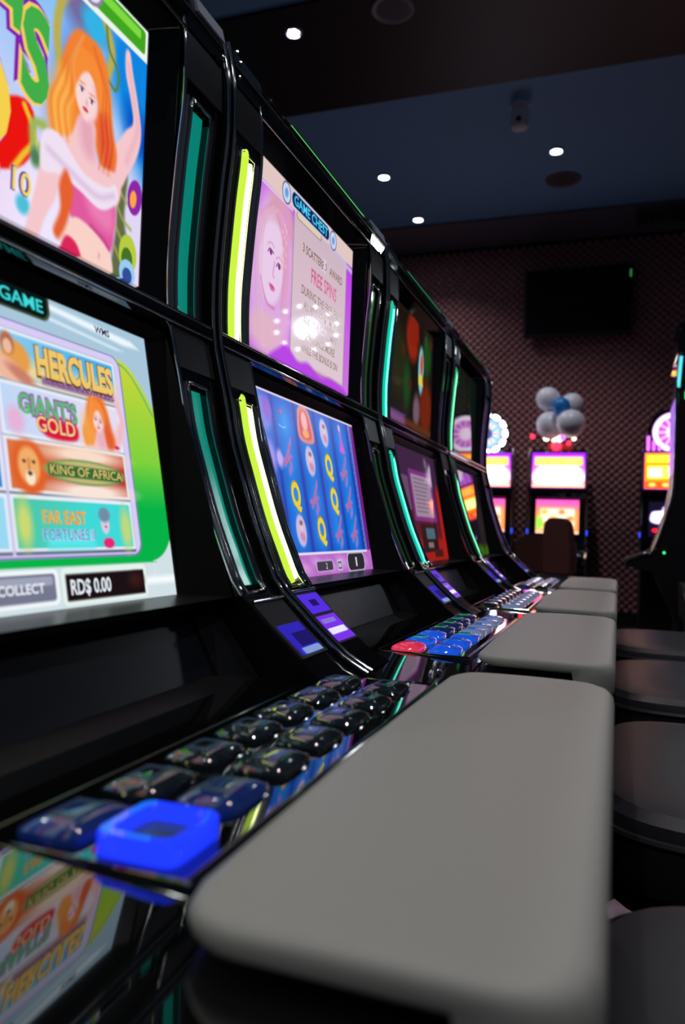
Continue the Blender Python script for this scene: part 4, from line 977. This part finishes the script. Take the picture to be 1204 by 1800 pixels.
# oval sign with a ring of bulbs above the side-on machine: seen mirrored in the pink display
t = thing('oval_sign', 'oval lamp sign with a ring of bulbs, mirrored in the pink display', 'sign', (.87, 4.65, CZ + 1.29), math.atan2(-1.95, 4.65))
b = bmesh.new(); lathe(b, [(.24, .02), (.24, .06), (.2, .08), (.02, .08)], 40, ax='y'); bb = obj('back_disc', b, GLOSS, t); bb.scale = (1, 1, .72)
b = bmesh.new(); lathe(b, [(.065, .02), (.06, -.02), (.03, -.035)], 18, ax='y'); obj('flood_lamp', b, em('flood lamp', (.85, .9, 1), 60), t)
b = bmesh.new(); lathe(b, [(.13, .018), (.12, .0), (.06, .0)], 30, ax='y'); bb = obj('glow_disc', b, em('lilac glow disc', (.45, .45, .95), .9), t); bb.scale = (1, 1, .45); bb.location = (0, 0, .03)  # disc given a lilac glow of its own round the flood lamp
for j in range(12):
    a = 2 * PI * (j + .5) / 12; b = bmesh.new(); lathe(b, [(.009, .02), (.009, -.008), (.004, -.014)], 10, (.20 * math.cos(a), 0, .145 * math.sin(a)), 'y'); obj('bulb', b, em('sign bulb', (.8, .95, 1), 14) if j == 0 else bpy.data.materials['sign bulb'], t)
obj('hanger', tube(bmesh.new(), [(0, .05, .15), (0, .05, CH - CZ - 1.29)], .012), METAL, t)

# machine seen from its side at the right edge
t = thing('slot_machine', 'black slot machine seen from the side at the right edge of the frame', 'slot machine', (.27, 4.65, 0), 0)
prof = [(.02, .95), (.0, .80), (-.004, .30), (-.03, .14), (-.095, -.065), (-.14, -.085), (-.235, -.125), (-.235, -.150), (-.09, -.175), (-.06, -.26), (.03, -.45), (.03, -.95), (.75, -.95), (.75, .95)]
def side_body(x):
    b = bmesh.new(); A = [b.verts.new((px, -.31 + x, z + CZ)) for px, z in prof]; B_ = [b.verts.new((px, .31 + x, z + CZ)) for px, z in prof]; n = len(prof)
    for i in range(n): b.faces.new([A[i], A[(i + 1) % n], B_[(i + 1) % n], B_[i]])
    b.faces.new(A); b.faces.new(B_); bmesh.ops.bevel(b, geom=[e for e in b.edges if abs(e.verts[0].co.y - e.verts[1].co.y) < .01], offset=.006, segments=2, affect='EDGES'); return b
obj('cabinet', side_body(0), mat('black side laminate', (.006, .006, .007), .35), t)
obj('edge_trim', tube(bmesh.new(), [(px - .006, -.315, z + CZ) for px, z in smooth([(a, b_) for a, b_ in prof[1:7]], False, 5)], .008, 8), DCHROME, t, label='dull chrome edge')
b = bmesh.new(); box(b, -.01, .25, -.31, .31, CZ + .955, CZ + 1.12, .01); tp = obj('topper', b, GLOSS, t)
obj('topper_light', tube(bmesh.new(), [(-.002, -.318, CZ + .78), (.008, -.318, CZ + .94)], .008, 8), CYANL, t, label='cyan light edge')
b = bmesh.new(); box(b, .03, .20, -.318, -.312, CZ + .72, CZ + .76, .002); obj('green_strip', b, GRNL, t)
for z0, z1, nm in ((.33, .75, 'upper_screen'),):
    b = bmesh.new(); box(b, -.0065, -.002, -.26, .26, CZ + z0 + .02, CZ + z1, .003); obj(nm, b, mat('violet display ' + nm, (.01, .01, .01), .1, emit=(.45, .2, .9), estr=.9), t)
b = bmesh.new(); bmesh.ops.create_uvsphere(b, u_segments=10, v_segments=6, radius=.007, matrix=Matrix.Translation((-.05, -.315, CZ - .075))); obj('status_light', b, GRNL, t)

# balloons on the middle machine
def balloon(x, z, r, label, mt, y=8.1, fl=1.0, dx=0, dz=0):
    t = thing('balloon', label, 'balloon', (x, y, CZ + z), 0, 'balloons on top of the far machine')
    b = bmesh.new(); prof = [(.001, r * 1.0)] + [(r * math.sin(a), r * math.cos(a) * (1.0 if a < PI / 2 else 1.12)) for a in [PI * j / 16 for j in range(1, 16)]] + [(r * .06, -r * 1.16), (r * .12, -r * 1.24)]
    lathe(b, prof, 28); me = mesh_from(b, 'balloon_skin', 60)
    o = obj('balloon_skin', me, mt, t); o.scale = (fl, 1, 1)
    k = bmesh.new(); lathe(k, [(r * .05, 0), (r * .12, -r * .08), (r * .02, -r * .1)], 10, (0, 0, -r * 1.14)); kn = obj('knot', k, mt, t)
    ang = math.atan2(dx, dz) if (dx or dz) else 0; t.rotation_euler = (0, ang, 0)
WB = mat('white latex', (.85, .82, .90), .3, emit=(.25, .23, .30), estr=.0, trans=0); b_ = WB.node_tree.nodes['Principled BSDF']; b_.inputs['Subsurface Weight'].default_value = .5; b_.inputs['Subsurface Radius'].default_value = (.1, .1, .1)
BB = mat('blue latex', (.02, .22, .62), .3)
balloon(-.717, 1.375, .122, 'white balloon, upper left of the four round the blue one', WB, 8.12, 1, -.6, .7)
balloon(-.480, 1.315, .115, 'white balloon, upper right of the four round the blue one', WB, 8.12, 1, .6, .6)
balloon(-.690, 1.105, .135, 'white balloon, lower left, just above the red lamps', WB, 8.10, 1.05, -.8, -.35)
balloon(-.462, 1.078, .130, 'white balloon, lower right of the cluster on the far machine', WB, 7.82, 1.05, .8, -.35)
balloon(-.572, 1.272, .088, 'small blue balloon in the middle of the white ones', BB, 7.93)
